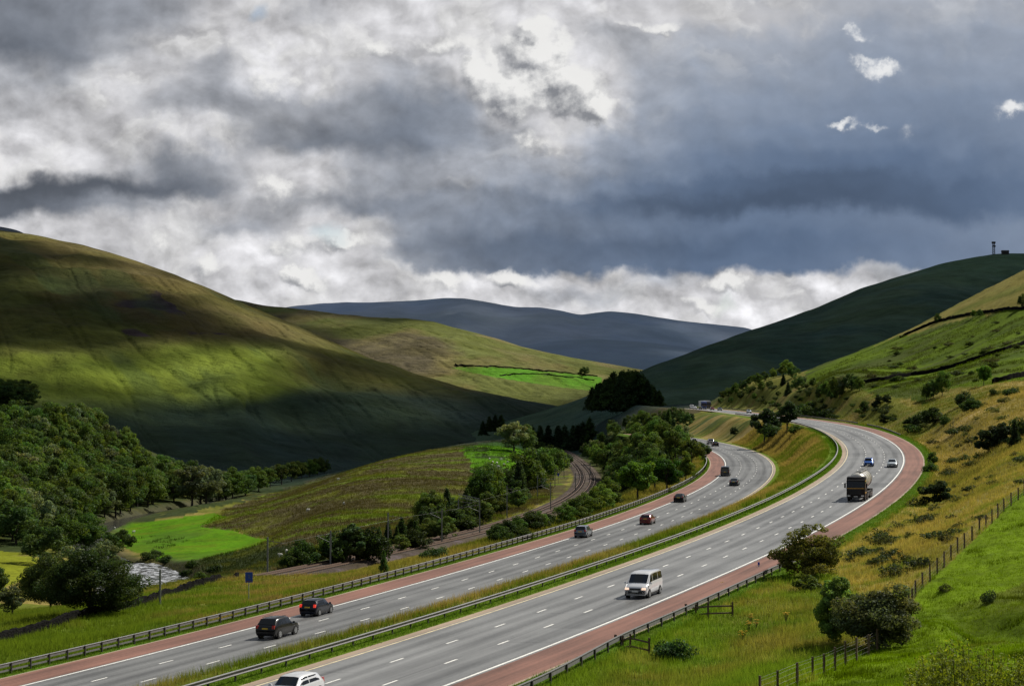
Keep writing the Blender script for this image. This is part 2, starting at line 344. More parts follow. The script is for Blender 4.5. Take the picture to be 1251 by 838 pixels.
class Road:
    def __init__(s, p, nk, s1, knots_end, smin=-80):
        x0, y0, z0, th0 = p[:4]; k = p[4:4 + nk]; gr = p[4 + nk:4 + 2 * nk]; e = p[4 + 2 * nk:4 + 3 * nk]
        kn = np.linspace(-20, knots_end, nk)
        def run(ss_, sgn):
            kk = np.interp(ss_, kn, k) / 1000; gg = np.interp(ss_, kn, gr)
            th = th0 + sgn * np.concatenate([[0], np.cumsum(kk[:-1] * DS)])
            c0 = lambda a: sgn * np.concatenate([[0], np.cumsum(a[:-1] * DS)])
            return x0 + c0(np.sin(th)), y0 + c0(np.cos(th)), z0 + c0(gg), th
        a = np.arange(-20, s1, DS); b = np.arange(-20, smin, -DS)
        fa = run(a, 1); fb_ = run(b, -1)
        j = lambda i: np.concatenate([fb_[i][:0:-1], fa[i]])
        s.s = np.concatenate([b[:0:-1], a]); s.x, s.y, s.z, s.th = j(0), j(1), j(2), j(3); s.e = np.interp(s.s, kn, e)
    def pt(s, ss_, o, dz=0):
        ss_ = np.asarray(ss_, float); f_ = lambda a: np.interp(ss_, s.s, a); th = f_(s.th)
        return np.stack([f_(s.x) - np.cos(th) * o, f_(s.y) + np.sin(th) * o, f_(s.z) + f_(s.e) * np.clip(o, -9.5, 9.5) + dz], -1)
    def head(s, ss_): return float(np.interp(ss_, s.s, s.th))
    def near(s, x, y):
        """nearest station, signed offset, distance past the ends"""
        sh = np.shape(x); x = np.ravel(x); y = np.ravel(y); out_s = np.empty(len(x)); out_o = np.empty(len(x))
        for i in range(0, len(x), 40000):
            dx = x[i:i + 40000, None] - s.x[None]; dy = y[i:i + 40000, None] - s.y[None]
            j = (dx * dx + dy * dy).argmin(1); a = np.arange(len(j)); th = s.th[j]; ddx = dx[a, j]; ddy = dy[a, j]
            al = ddx * np.sin(th) + ddy * np.cos(th); o = -ddx * np.cos(th) + ddy * np.sin(th)
            out_s[i:i + 40000] = s.s[j] + np.clip(al, -DS, DS)
            far = np.abs(al) > 2 * DS; o = np.where(far & ((j == 0) | (j == len(s.s) - 1)), np.sign(o) * 999., np.where(far, np.sign(o) * np.hypot(ddx, ddy), o)); out_o[i:i + 40000] = o
        return out_s.reshape(sh), out_o.reshape(sh)
    def find(s, px, py, dz=0):
        S, O = np.meshgrid(np.arange(s.s[0], s.s[-1], .5), np.arange(-9, 9.01, .25), indexing='ij')
        qx, qy = project(s.pt(S, O, dz)); i = ((qx - px) ** 2 + (qy - py) ** 2).argmin(); return S.ravel()[i], O.ravel()[i]
UC = Road(PU, 22, 1075, 1080); LC = Road(PL, 16, 700, 640)
HW = 5.475
# ------------------------------------------------------------------ railway alignment
rail_px = [(330, 704), (395, 692), (430, 684), (474, 674), (540, 660), (590, 648.5), (640, 634), (670, 623.5), (700, 609), (714, 597), (719, 586), (716, 576), (706, 565), (692, 554), (677, 545), (664, 538.5), (655, 534)]
def rail_pt(px, py):
    a, b = ray(px, py); Y = 27.8 / (-b + .012); return np.array([a * Y, Y, b * Y])
rp = np.array([rail_pt(*p) for p in rail_px])
def resample(P, step, smooth=0):
    P = np.asarray(P, float); d = np.concatenate([[0], np.cumsum(np.linalg.norm(np.diff(P[:, :2], axis=0), axis=1))])
    t = np.arange(0, d[-1], step); Q = np.stack([np.interp(t, d, P[:, k]) for k in range(3)], 1)
    for _ in range(smooth):
        Q[1:-1] = .25 * Q[:-2] + .5 * Q[1:-1] + .25 * Q[2:]
    return Q
RAIL = resample(rp, 6, 60)
# ------------------------------------------------------------------ terrain control points: (px, py, depth)
CP = [
 # right bank beside the near carriageway, gully and pasture
 (640, 900, 103), (760, 800, 133), (860, 760, 148), (930, 715, 176), (800, 838, 116), (900, 740, 150), (900, 838, 108), (1000, 838, 103), (1100, 838, 96), (1251, 838, 88), (1400, 838, 80), (1700, 838, 62), (1700, 700, 120), (1700, 560, 190), (1700, 420, 400), (1700, 300, 700),
 (1000, 760, 138), (1100, 750, 142), (1119, 726, 151), (1160, 690, 163), (1200, 650, 176), (1251, 604, 194), (1060, 790, 122), (1000, 700, 178), (1060, 690, 178), (1251, 660, 168), (1251, 720, 146), (1200, 735, 142), (1180, 775, 122), (1251, 775, 116), (1400, 700, 150), (1400, 600, 190),
 (1080, 640, 220), (1150, 640, 205), (1100, 625, 238), (1143, 615, 255), (1200, 600, 235), (1180, 560, 345), (1251, 560, 270), (1400, 540, 260), (1160, 575, 330),
 (1251, 520, 370), (1200, 520, 405), (1251, 480, 470), (1160, 520, 450), (1150, 500, 520), (1400, 470, 420), (1100, 505, 560), (1050, 495, 600),
 (1000, 492, 650), (950, 490, 770), (900, 488, 900), (880, 489, 970), (1000, 470, 700), (1060, 478, 660), (1120, 490, 590), (940, 462, 930), (900, 475, 1000), (870, 487, 1060),
 (1100, 455, 760), (1180, 440, 720), (1251, 430, 650), (1251, 380, 800), (1180, 395, 850), (1251, 331, 960), (1200, 356, 970), (1150, 382, 960), (1100, 408, 960), (1050, 430, 960), (1000, 447, 950), (985, 455, 960), (960, 462, 950), (1251, 400, 1250), (1100, 465, 1200), (1400, 345, 1250), (1000, 482, 1250), (1251, 490, 1700), (1400, 480, 1750), (1000, 508, 1700), (1100, 500, 1700), (900, 500, 1400),
 (1400, 405, 700), (1400, 262, 960), (1400, 480, 600),
 # left verge of the far carriageway down to the wall
 (0, 783, 189), (90, 757, 213), (150, 745, 228), (220, 722, 262), (280, 707, 292), (330, 697, 325), (-120, 800, 170), (100, 775, 195), (200, 745, 222), (300, 722, 255), (380, 703, 300), (-120, 860, 140),
 # valley floor: river and meadow
 (0, 760, 345), (100, 745, 372), (180, 735, 408), (185, 715, 466), (160, 695, 520), (120, 665, 612), (150, 640, 736), (240, 622, 872), (300, 604, 1010), (390, 578, 1560), (-100, 720, 440), (0, 690, 520), (-100, 660, 620), (60, 665, 620),
 (215, 690, 505), (300, 668, 575), (330, 660, 580), (250, 650, 640), (250, 700, 468), (330, 685, 420), (290, 690, 440), (400, 668, 470), (380, 690, 350),
 # wooded spur on the left
 (0, 650, 660), (100, 630, 730), (0, 600, 770), (100, 590, 790), (200, 605, 800), (100, 555, 880), (0, 560, 860), (60, 527, 960), (0, 527, 950), (170, 553, 930), (215, 575, 930), (240, 592, 930), (-150, 510, 960), (-150, 600, 760), (150, 540, 1080), (250, 570, 1250), (0, 516, 1050), (30, 512, 1150),
 # moor
 (360, 640, 560), (440, 640, 520), (420, 600, 680), (500, 600, 640), (560, 600, 640), (400, 587, 830), (440, 572, 880), (500, 556, 960), (560, 547, 1050), (620, 541, 1130), (640, 537, 1180), (600, 565, 840), (640, 560, 880), (560, 570, 830), (500, 640, 480), (560, 630, 560), (620, 600, 690), (660, 590, 740), (480, 655, 440),
 # behind the moor it falls to the river again
 (420, 572, 1700), (500, 570, 1500), (560, 562, 1500), (620, 552, 1600),
 # between railway and carriageway
 (740, 612, 430), (700, 625, 400), (640, 650, 330), (560, 675, 290), (480, 695, 262), (430, 705, 262), (760, 596, 480), (800, 575, 500), (800, 555, 600), (760, 560, 680), (740, 545, 850), (700, 535, 1000), (780, 530, 780), (820, 520, 760),
 # far middle ground
 (680, 530, 1350), (735, 522, 1080), (770, 515, 1080), (700, 533, 1200), (725, 520, 1300), (790, 512, 960), (600, 520, 2000), (660, 512, 1800),
]
def tps_fit(P, z, lam):
    d = np.hypot(P[:, None, 0] - P[None, :, 0], P[:, None, 1] - P[None, :, 1]); Kk = np.where(d > 0, d * d * np.log(d + 1e-12), 0) + lam * np.eye(len(P))
    A = np.zeros((len(P) + 3,) * 2); A[:-3, :-3] = Kk; A[:-3, -3] = 1; A[:-3, -2:] = P; A[-3, :-3] = 1; A[-2:, :-3] = P.T
    return np.linalg.solve(A, np.concatenate([z, [0, 0, 0]]))
def tcoord(x, y): return np.stack([x / y * 3.0, np.log(y) * 1.0], -1)
ctrl = [at(*p) for p in CP]
for r_ in RAIL[::8]:
    if r_[1] < 1500: ctrl.append(r_)
for s_ in range(-70, 1060, 22):
    for o in (-16, -10): 
        p = UC.pt(s_, o); 
        if o == -10 or s_ > 999: ctrl.append(p)
for s_ in range(-70, 660, 22): ctrl.append(LC.pt(s_, 10.5)) if s_ < 620 else None
ctrl.append(np.array([0, 12, -2.2])); ctrl.append(np.array([12, 40, -6.5])); ctrl.append(np.array([-12, 40, -9])); ctrl.append(np.array([0, 40, -8])); ctrl.append(np.array([0, 70, -12.5]))
ctrl = np.array(ctrl); TC = tcoord(ctrl[:, 0], ctrl[:, 1]); TW = tps_fit(TC, ctrl[:, 2] / ctrl[:, 1], 2e-4)
def tps(x, y):
    sh = np.shape(x); q = tcoord(np.ravel(x), np.ravel(y)); out = np.empty(len(q))
    for i in range(0, len(q), 20000):
        d2 = (q[i:i + 20000, None, 0] - TC[None, :, 0]) ** 2 + (q[i:i + 20000, None, 1] - TC[None, :, 1]) ** 2
        out[i:i + 20000] = (.5 * d2 * np.log(d2 + 1e-20)) @ TW[:-3] + TW[-3] + q[i:i + 20000] @ TW[-2:]
    return (out * np.ravel(y)).reshape(sh)
# polar-spaced sheet: fine near, coarse far
UU = np.linspace(-.40, .54, 1440)
YY = np.concatenate([np.exp(np.linspace(math.log(12), math.log(45), 50))[:-1], np.exp(np.linspace(math.log(45), math.log(1900), 620))])
GY, GU = np.meshgrid(YY, UU, indexing='ij'); GX = GY * GU
GZ = np.empty_like(GX)
# evaluate the smooth field on a coarser lattice, then interpolate
cu_ = UU[::5]; cl_ = np.linspace(math.log(12), math.log(1900), 240)
CZ = tps(np.exp(cl_)[:, None] * cu_[None, :], np.exp(cl_)[:, None] + 0 * cu_[None, :]) / np.exp(cl_)[:, None]
fi = (np.log(YY) - cl_[0]) / (cl_[1] - cl_[0]); i0 = np.clip(fi.astype(int), 0, len(cl_) - 2); fr = fi - i0
fj = (UU - cu_[0]) / (cu_[1] - cu_[0]); j0 = np.clip(fj.astype(int), 0, len(cu_) - 2); fq = fj - j0
R0 = CZ[i0] * (1 - fr)[:, None] + CZ[i0 + 1] * fr[:, None]
GZ = (R0[:, j0] * (1 - fq) + R0[:, j0 + 1] * fq) * GY
# relief: hummocks and tussocks
rel = .55 * fbm(GX / 26, GY / 26, 4, 11) + .16 * fbm(GX / 4, GY / 4, 3, 23)
rel *= sstep(40, 140, GY) * (1 + .8 * sstep(300, 900, GY))
river_px = [(275, 612.5), (240, 619), (200, 626), (165, 633), (135, 641), (112, 651), (104, 662), (112, 674), (140, 688), (168, 699), (186, 713), (178, 728), (160, 740), (120, 752)]
def zplane(px, py, z):
    a, b = ray(px, py); Y = z / b; return np.array([a * Y, Y, z])
RIV = resample([zplane(x, y, -36.0) for x, y in river_px], 4, 8)
def dist_poly(x, y, P):
    sh = np.shape(x); x = np.ravel(x); y = np.ravel(y); o = np.empty(len(x)); z = np.empty(len(x))
    for i in range(0, len(x), 40000):
        d = (x[i:i + 40000, None] - P[None, :, 0]) ** 2 + (y[i:i + 40000, None] - P[None, :, 1]) ** 2
        j = d.argmin(1); o[i:i + 40000] = np.sqrt(d[np.arange(len(j)), j]); z[i:i + 40000] = P[j, 2]
    return o.reshape(sh), z.reshape(sh)
mpx, mpy = project(np.stack([GX, GY, GZ], -1))
flat = np.ones_like(GX)
meadow_poly = [(127, 650), (151, 641), (201, 634), (262, 627), (275, 632), (242, 643), (285, 648), (309, 656), (334, 660), (295, 672), (248, 682), (211, 688), (161, 673), (134, 660)]
flat = np.where(inpoly(mpx, mpy, meadow_poly), .25, 1)
pastm_ = inpoly(mpx, mpy, [(1260, 606), (1200, 656), (1150, 705), (1108, 756), (1060, 806), (1000, 838), (1100, 1000), (1500, 900), (1500, 560)]) & (GY < 260)
rel = rel + np.where(pastm_, .34 * fbm(GX / 2.6, GY / 5.5, 3, 27) + .5 * fbm(GX / 9, GY / 6, 3, 29) * sstep(700, 740, mpy), 0)
GZ = GZ + rel * flat
GZ = GZ - np.where(pastm_ & (mpx > 1130), 1.5 * sstep(798 - .02 * (mpx - 1130), 772, mpy) * sstep(742, 762, mpy) * sstep(1140, 1200, mpx), 0)
dr, zr = dist_poly(GX, GY, RIV); band = (GY > 330) & (GY < 1200) & (GX < 0)
wid = 3.0 + 5 * (GY < 545)
GZ = np.where(band, np.minimum(GZ, -37.0 + 3.5 * sstep(wid, wid + 7, dr) + 60 * sstep(wid + 7, wid + 120, dr)), GZ)
# railway formation
dk, zk = dist_poly(GX, GY, RAIL)
GZ = np.where(GY > 280, zk - .55 + (GZ - zk + .55) * sstep(6.5, 34, dk), GZ)
# carriageways: the sheet dips under each formation
def settle(GZ, R, lo, hi, dip, lo_free, hi_free):
    m = (GY > 30) & (GY < 1260); s_, o_ = R.near(GX[m], GY[m])
    zr_ = np.interp(s_, R.s, R.z) + np.interp(s_, R.s, R.e) * np.clip(o_, -9, 9)
    z = GZ[m]; din = np.maximum(lo - o_, o_ - hi)                       # >0 outside the formation
    w = sstep(1.5, 13, din); base = zr_ - dip * (1 - sstep(-.8, 1.3, din)) - .05
    GZ[m] = base + (z - base) * w; return s_, o_, m
su_, ou_, mm = settle(GZ, UC, -(HW + 3.6 + 1.2), HW + 3.0, .7, 0, 0)
sl_, ol_, mm2 = settle(GZ, LC, -(HW + 2.0), HW + 3.6 + 1.2, .7, 0, 0)
# under the reserve the sheet stays well down
inres = (ou_ > HW - 1) & (ol_ < -HW + 1) & (su_ < 686) & (su_ > -75) & (sl_ < 642)
zz = GZ[mm]; zz = np.where(inres, np.minimum(zz, np.interp(sl_, LC.s, LC.z) - 1.2), zz); GZ[mm] = zz
GZ = np.where((GY > 280) & (GY < 1700), np.minimum(GZ, zk - .55 + np.maximum(dk - 6.5, 0) * .95), GZ)
LY0 = np.log(YY)
def hz(x, y):
    x = np.asarray(x, float); y = np.asarray(y, float)
    fj = np.clip((x / y - UU[0]) / (UU[1] - UU[0]), 0, len(UU) - 1.001); j = fj.astype(int); b = fj - j
    fi = np.clip(np.interp(y, YY, np.arange(len(YY))), 0, len(YY) - 1.001); i = fi.astype(int); a = fi - i
    return (GZ[i, j] * (1 - a) * (1 - b) + GZ[i + 1, j] * a * (1 - b) + GZ[i, j + 1] * (1 - a) * b + GZ[i + 1, j + 1] * a * b)
def ground_at(px, py, ymin=60):
    """where the line of sight through a photo point first meets the ground sheet"""
    a, b = ray(px, py); Y = YY[YY >= ymin]; h = hz(a * Y, Y); k = np.nonzero(h >= b * Y)[0]
    if len(k) == 0: k = [np.argmin(b * Y - h)]
    k = k[0]
    if k > 0:
        e0 = b * Y[k - 1] - h[k - 1]; e1 = b * Y[k] - h[k]; t = e0 / (e0 - e1) if e0 != e1 else 1; y = Y[k - 1] + (Y[k] - Y[k - 1]) * np.clip(t, 0, 1)
    else: y = Y[0]
    return np.array([a * y, y, float(hz(a * y, y))])
# ------------------------------------------------------------------ ground cover: base colours by land use, valley shade painted in
mpx, mpy = project(np.stack([GX, GY, GZ], -1))
wx = mpx + 9 * fbm(GX / 14, GY / 14, 3, 41); wy = mpy + 5 * fbm(GX / 14, GY / 14, 3, 47)
n_a = fbm(GX / 9, GY / 9, 4, 61); n_b = fbm(GX / 30, GY / 30, 4, 67); n_c = fbm(GX / 3, GY / 3, 3, 71)
def C(*c): return np.array(c)
OLIVE, TAN, GRN, PAST, BROWN, DARK_G, STRAW = C(.120, .130, .019), C(.245, .195, .052), C(.105, .165, .012), C(.125, .195, .005), C(.072, .060, .026), C(.030, .046, .014), C(.36, .27, .09)
def lerp(a, b, t): return a + (b - a) * np.asarray(t)[..., None]
col_g = lerp(OLIVE, TAN, sstep(-.25, .45, n_a * .6 + n_b * .7))
def paint(poly, c, wgt=1.0, ycond=None):
    global col_g
    m = inpoly(wx, wy, poly)
    if ycond is not None: m &= ycond
    t = np.where(m, wgt, 0) if np.isscalar(wgt) else np.where(m, wgt, 0)
    col_g = lerp(col_g, c, t)
nearr = GY < 330
# right bank, lower: green-yellow; upper: tan
low = [(560, 900), (640, 838), (760, 760), (950, 690), (1060, 640), (1110, 730), (1000, 838), (900, 1000)]
paint(low, lerp(GRN * 1.1, lerp(OLIVE, TAN, .3), sstep(-.1, .6, n_a + .4 * n_b)), .9, nearr)
paint([(1000, 690), (1110, 600), (1160, 540), (1251, 470), (1400, 420), (1400, 590), (1251, 610), (1120, 720), (1060, 740)], lerp(lerp(OLIVE, TAN, .45), TAN * 1.15, sstep(-.45, .2, n_a * .8 + n_b * .8)), .92)
paint([(1110, 545), (1180, 500), (1251, 455), (1400, 400), (1400, 520), (1251, 540), (1150, 570)], lerp(TAN, STRAW, sstep(-.1, .5, n_b)), .75)
paint([(1255, 598), (1200, 648), (1150, 696), (1119, 726), (1105, 750), (1050, 803), (1000, 828), (940, 850), (900, 1200), (2200, 1200), (2200, 500)], lerp(PAST, GRN * .9, sstep(.05, .6, n_a + .5 * n_c)), 1.0, GY < 260)
paint([(1150, 745), (1251, 715), (1500, 700), (1500, 775), (1251, 785), (1180, 790)], lerp(OLIVE * .7, PAST * .7, sstep(-.3, .4, n_a)), .7, GY < 200)
# hillside above the road
paint([(840, 500), (860, 480), (940, 452), (990, 452), (1000, 470), (1075, 480), (1120, 500), (1170, 480), (1130, 530), (1060, 520), (960, 505)], lerp(OLIVE * 1.1, TAN * .8, sstep(-.1, .5, n_a + .4 * n_b)), .9, GY > 420)
paint([(975, 470), (990, 445), (1080, 416), (1180, 386), (1260, 372), (1500, 340), (1500, 440), (1251, 466), (1200, 470), (1150, 476), (1130, 494), (1075, 482), (1010, 472)], lerp(lerp(PAST * .7, GRN * .55, sstep(-.1, .35, n_b + .5 * n_a)), C(.055, .072, .012), sstep(-.04, .26, fbm(GX / 60 + GY / 300, GY / 14 - GX / 40, 4, 311)) * .85), 1.0, GY > 500)
paint([(1080, 416), (1120, 395), (1180, 360), (1260, 320), (1500, 220), (1500, 340), (1260, 374), (1180, 388)], lerp(lerp(OLIVE, TAN, .6), OLIVE, sstep(0, .5, n_b)), 1.0, GY > 500)
# left verge
paint([(-400, 760), (100, 740), (260, 712), (330, 700), (420, 690), (450, 700), (250, 760), (-100, 860), (-400, 900)], lerp(lerp(OLIVE, GRN, .7), lerp(OLIVE, TAN, .6), sstep(-.05, .45, n_a * .7 + n_b * .7 + (mpx - 250) / 480)), 1.0, GY < 420)
paint([(-200, 800), (0, 782), (110, 755), (130, 735), (60, 730), (-200, 760)], lerp(OLIVE, GRN, .4), .9, (GY > 190) & (GY < 420))
# valley
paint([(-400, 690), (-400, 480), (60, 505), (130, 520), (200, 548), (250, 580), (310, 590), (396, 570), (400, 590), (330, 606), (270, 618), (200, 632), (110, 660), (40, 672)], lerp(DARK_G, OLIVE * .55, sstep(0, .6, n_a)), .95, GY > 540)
moor = [(240, 690), (250, 681), (296, 671), (332, 659), (309, 656), (285, 648), (242, 643), (262, 631), (275, 622), (335, 601), (395, 582), (440, 568), (500, 552), (620, 536), (660, 528), (700, 560), (690, 605), (560, 650), (430, 690), (330, 700), (210, 720), (200, 690)]
mo = lerp(BROWN * 1.05, OLIVE * .95, sstep(.02, .42, n_b * .55 + n_a * .75))
mo = lerp(mo, PAST * .8, sstep(.16, .42, fbm(GX / 40 + .3 * GY / 40, GY / 11, 4, 83)) * .75)
paint(moor, mo, .95, GY > 330)
paint([(205, 735), (200, 690), (250, 680), (330, 664), (400, 672), (400, 692), (300, 700)], lerp(DARK_G * .9, OLIVE * .8, sstep(0, .5, n_a)), .9, (GY > 330) & (GY < 620))
mfield = inpoly(mpx + 2 * n_a, mpy + 1 * n_a, meadow_poly) & (GY > 420); col_g = lerp(col_g, lerp(lerp(C(.080, .195, .002), C(.100, .165, .005), sstep(-.2, .5, n_a)), C(.060, .125, .010), sstep(.1, .5, fbm(GX / 22, GY / 60, 4, 131)) * .7), np.where(mfield, 1, 0))
sf = [(562, 546), (640, 538), (652, 556), (640, 575), (606, 598), (575, 588), (578, 566)]
rush = sstep(.05, .2, fbm(GX / 7, GY / 12, 3, 91))
paint(sf, lerp(C(.085, .205, .007), DARK_G, rush * .9 * (mpx < 625)), 1.0, GY > 600)
paint([(655, 640), (760, 610), (735, 590), (720, 560), (690, 545), (660, 545), (700, 575), (695, 605), (650, 628), (560, 655), (430, 690), (460, 690)], lerp(OLIVE * 1.2, TAN * .8, sstep(.0, .6, n_a)), .7, GY > 330)
paint([(-200, 520), (0, 508), (32, 514), (34, 524), (0, 527), (-200, 535)], C(.12, .17, .02), 1.0, GY > 900)
paint([(-200, 720), (-200, 660), (0, 672), (44, 680), (44, 705), (0, 722)], C(.17, .19, .012), 1.0, (GY > 430) & (GY < 640))
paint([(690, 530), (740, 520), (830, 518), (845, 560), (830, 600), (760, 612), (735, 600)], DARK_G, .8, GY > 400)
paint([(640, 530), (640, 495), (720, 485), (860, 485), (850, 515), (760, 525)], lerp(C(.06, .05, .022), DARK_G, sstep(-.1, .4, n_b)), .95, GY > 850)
col_g = lerp(col_g, C(.028, .050, .040), sstep(1000, 1200, GY) * (GX < 150))  # shade of the valley behind the moor put into the ground colour
river_bank = sstep(wid + 9, wid + 3, dr) * band; col_g = lerp(col_g, C(.07, .065, .04), river_bank * .7)
col_g = lerp(col_g, C(.075, .058, .040), np.where((dk < 6.0) & (GY > 280), .8, 0))
col_g = lerp(col_g, col_g * .55, sstep(.25, .6, n_c) * .5)
# far skirt of the sheet out to the horizon
YF = np.concatenate([np.geomspace(1990, 16000, 30)]); FY, FU = np.meshgrid(YF, UU, indexing='ij')
FZ = np.minimum(GZ[-1][None, :], -34) * np.ones_like(FY); FZ = GZ[-1][None, :] + (-60 - GZ[-1][None, :]) * sstep(1900, 2600, FY)
V = np.concatenate([np.stack([GX, GY, GZ], -1).reshape(-1, 3), np.stack([FY * FU, FY, FZ], -1).reshape(-1, 3)])
cc = np.concatenate([col_g.reshape(-1, 3), np.broadcast_to(DARK_G, (FY.size, 3))])
M_ground = attr_mat("ground_cover", .34, .8, .07, bump=.7, bscale=1.1, bdist=.35)
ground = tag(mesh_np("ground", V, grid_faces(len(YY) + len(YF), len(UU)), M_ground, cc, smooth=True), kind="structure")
# ------------------------------------------------------------------ hills
HILLS = {}
def hill(name, ridge, D_r, foot, zf, colfn, amp=6., wl=260., shape=1.0, nr=150, step=2.0, seed=1, mat=None, groove=0.):
    """ridge [(px,py)], D_r [(px,depth)] of the crest, foot [(px,depth)]; a solid fell that also falls away behind its crest"""
    pxs = np.arange(ridge[0][0], ridge[-1][0] + step, step); ry = np.interp(pxs, *zip(*ridge))
    kk = np.ones(7) / 7; ry = np.convolve(np.pad(ry, 3, 'edge'), kk, 'valid') + .8 * fbm(pxs / 40., pxs * 0, 3, seed)
    dr_ = np.interp(pxs, *zip(*D_r)); df = np.interp(pxs, *zip(*foot))
    u = (pxs - CX) / F; a, b = ray(pxs, ry)
    T = np.concatenate([np.linspace(0, 1, nr), np.linspace(1, 1.7, 26)[1:]])
    Yg = df[None] + (dr_ - df)[None] * T[:, None]; Xg = Yg * a[None]
    e0 = (zf / df)[None]; e1 = b[None]; tt = np.clip(T, 0, 1)[:, None]
    e = e0 + (e1 - e0) * (np.sin(np.pi / 2 * tt ** .92) ** shape)
    Zg = e * Yg
    back = np.clip((T - 1) / .7, 0, 1)[:, None]; Zg = np.where(T[:, None] > 1, (b * dr_)[None] * (1 - back ** 1.6) + zf * back, Zg)
    w_ = (4 * tt * (1 - tt)) ** .6
    gl_ = fbm(Xg / wl, Yg / wl * .6, 5, seed); rid = -np.abs(fbm(Xg / wl * 1.6 + 5, Yg / wl * .9, 4, seed + 9)) * 1.2
    Zg = Zg + amp * w_ * (gl_ + rid)
    if groove:
        ph = fbm(Xg / 55 + .35 * Yg / 55, Yg / 700, 4, seed + 17); Zg = Zg - groove * w_ * np.exp(-(ph / .055) ** 2) - groove * .6 * w_ * np.exp(-((ph - .28) / .04) ** 2)
        tr_ = fbm(Xg / 380, Zg / 16, 3, seed + 23); Zg = Zg + groove * .35 * w_ * tr_
    HILLS[name] = (a, Yg, Zg)
    qx, qy = project(np.stack([Xg, Yg, Zg], -1)); cg = colfn(qx, qy, Xg, Yg, Zg)
    n = len([k for k in HILLS if k.startswith(name)])
    return tag(mesh_np(name.split('#')[0], np.stack([Xg, Yg, Zg], -1).reshape(-1, 3), grid_faces(len(T), len(pxs)), mat or M_hill, cg.reshape(-1, 3), smooth=True), kind="structure")
def hill_at(name, px, py):
    a, Yg, Zg = HILLS[name]; ua, b = ray(px, py); j = int(np.abs(a - ua).argmin()); e = Zg[:, j] / Yg[:, j]; k = np.nonzero(e >= b)[0]
    i = k[0] if len(k) else int(e.argmax()); return np.array([a[j] * Yg[i, j], Yg[i, j], Zg[i, j]])
M_hill = attr_mat("fell_grass", .30, .05, .009, bump=.8, bscale=.035, bdist=13.)
M_farhill = attr_mat("haze_tinted_heather", .1, .01, .002, bump=.25, bscale=.02, bdist=10.)
def c_left(px, py, X_, Y_, Z_):
    n1 = fbm(X_ / 130, Y_ / 200, 5, 3); n2 = fbm(X_ / 45, Y_ / 150, 4, 5)
    c = lerp(C(.110, .122, .026), C(.165, .132, .044), sstep(-.3, .4, n1 + .4 * n2))
    c = lerp(c, C(.175, .235, .026), sstep(405, 432, py) * sstep(-.35, .2, n1) * .85)  # sunlit band: light painted into the hill colour
    rg_ = np.interp(px, [0, 100, 200, 300, 400, 500, 650], [282, 299, 330, 372, 415, 455, 489]); shade_band = sstep(14, 40, py - rg_ + 16 * n1 + 8 * n2) * sstep(432, 412, py + 12 * n2 + 8 * n1) * sstep(-.45, .15, n1 + .35)
    c = c * (1 - .5 * shade_band[..., None])  # cloud shade below the ridge painted into the hill colour
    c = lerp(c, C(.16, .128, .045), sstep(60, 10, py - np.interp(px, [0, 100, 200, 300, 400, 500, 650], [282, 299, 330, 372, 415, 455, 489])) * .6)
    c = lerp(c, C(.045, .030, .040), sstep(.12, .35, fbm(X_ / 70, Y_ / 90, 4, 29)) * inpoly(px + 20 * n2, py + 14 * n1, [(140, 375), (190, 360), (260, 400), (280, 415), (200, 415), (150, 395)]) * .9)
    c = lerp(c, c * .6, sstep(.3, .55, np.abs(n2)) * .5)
    c = lerp(c, C(.05, .085, .03), sstep(.2, .45, fbm(X_ / 60 + .4 * Y_ / 60, Y_ / 260, 4, 59)) * .4); return lerp(c, C(.028, .050, .040), sstep(0, 1, sstep(470, 525, py + 14 * n1 + .09 * np.maximum(px - 330, 0)) + .55 * sstep(0, 40, py - np.interp(px, [0, 330, 400, 500, 650], [600, 470, 432, 462, 500]) + 12 * n1) * (px > 300)) * .9)  # foot and lower right flank: valley shade put into the colour
def c_mid(px, py, X_, Y_, Z_):
    n1 = fbm(X_ / 160, Y_ / 420, 5, 13); n2 = fbm(X_ / 60, Y_ / 260, 4, 15)
    c = lerp(C(.120, .135, .034), C(.165, .140, .055), sstep(-.2, .4, n1 + .4 * n2)); c = lerp(c, C(.05, .042, .035), sstep(.1, .45, n1) * .6)
    f_ = inpoly(px + 3 * n2, py + 1.2 * n1, [(552, 449), (580, 448), (640, 451), (690, 456), (735, 461), (735, 478), (690, 473), (640, 466), (600, 460)])
    return lerp(c, lerp(C(.085, .225, .014), C(.10, .19, .02), sstep(-.1, .3, n2)), np.where(f_, 1, 0))
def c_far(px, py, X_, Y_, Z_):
    n1 = fbm(X_ / 420, Y_ / 900, 5, 33); return lerp(C(.30, .375, .485), C(.345, .40, .48), sstep(-.3, .3, n1))  # distance haze painted into the heather's base colour
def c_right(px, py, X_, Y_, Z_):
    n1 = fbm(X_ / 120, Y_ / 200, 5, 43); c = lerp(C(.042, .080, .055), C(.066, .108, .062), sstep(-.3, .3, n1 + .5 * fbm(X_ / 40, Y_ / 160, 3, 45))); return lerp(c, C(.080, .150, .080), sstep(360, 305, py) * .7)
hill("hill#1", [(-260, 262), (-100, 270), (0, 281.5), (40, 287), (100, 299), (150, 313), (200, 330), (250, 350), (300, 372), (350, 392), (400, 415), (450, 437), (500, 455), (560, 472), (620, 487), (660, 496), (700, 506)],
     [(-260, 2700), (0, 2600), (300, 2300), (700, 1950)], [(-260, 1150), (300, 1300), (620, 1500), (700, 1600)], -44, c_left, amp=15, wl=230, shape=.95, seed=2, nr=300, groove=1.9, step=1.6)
hill("hill#2", [(-200, 250), (0, 276.5), (20, 281), (60, 300), (110, 330)], [(-200, 4200), (110, 4200)], [(-200, 3000), (110, 3000)], -40, lambda *a: c_far(*a) * .35, seed=5, nr=60)
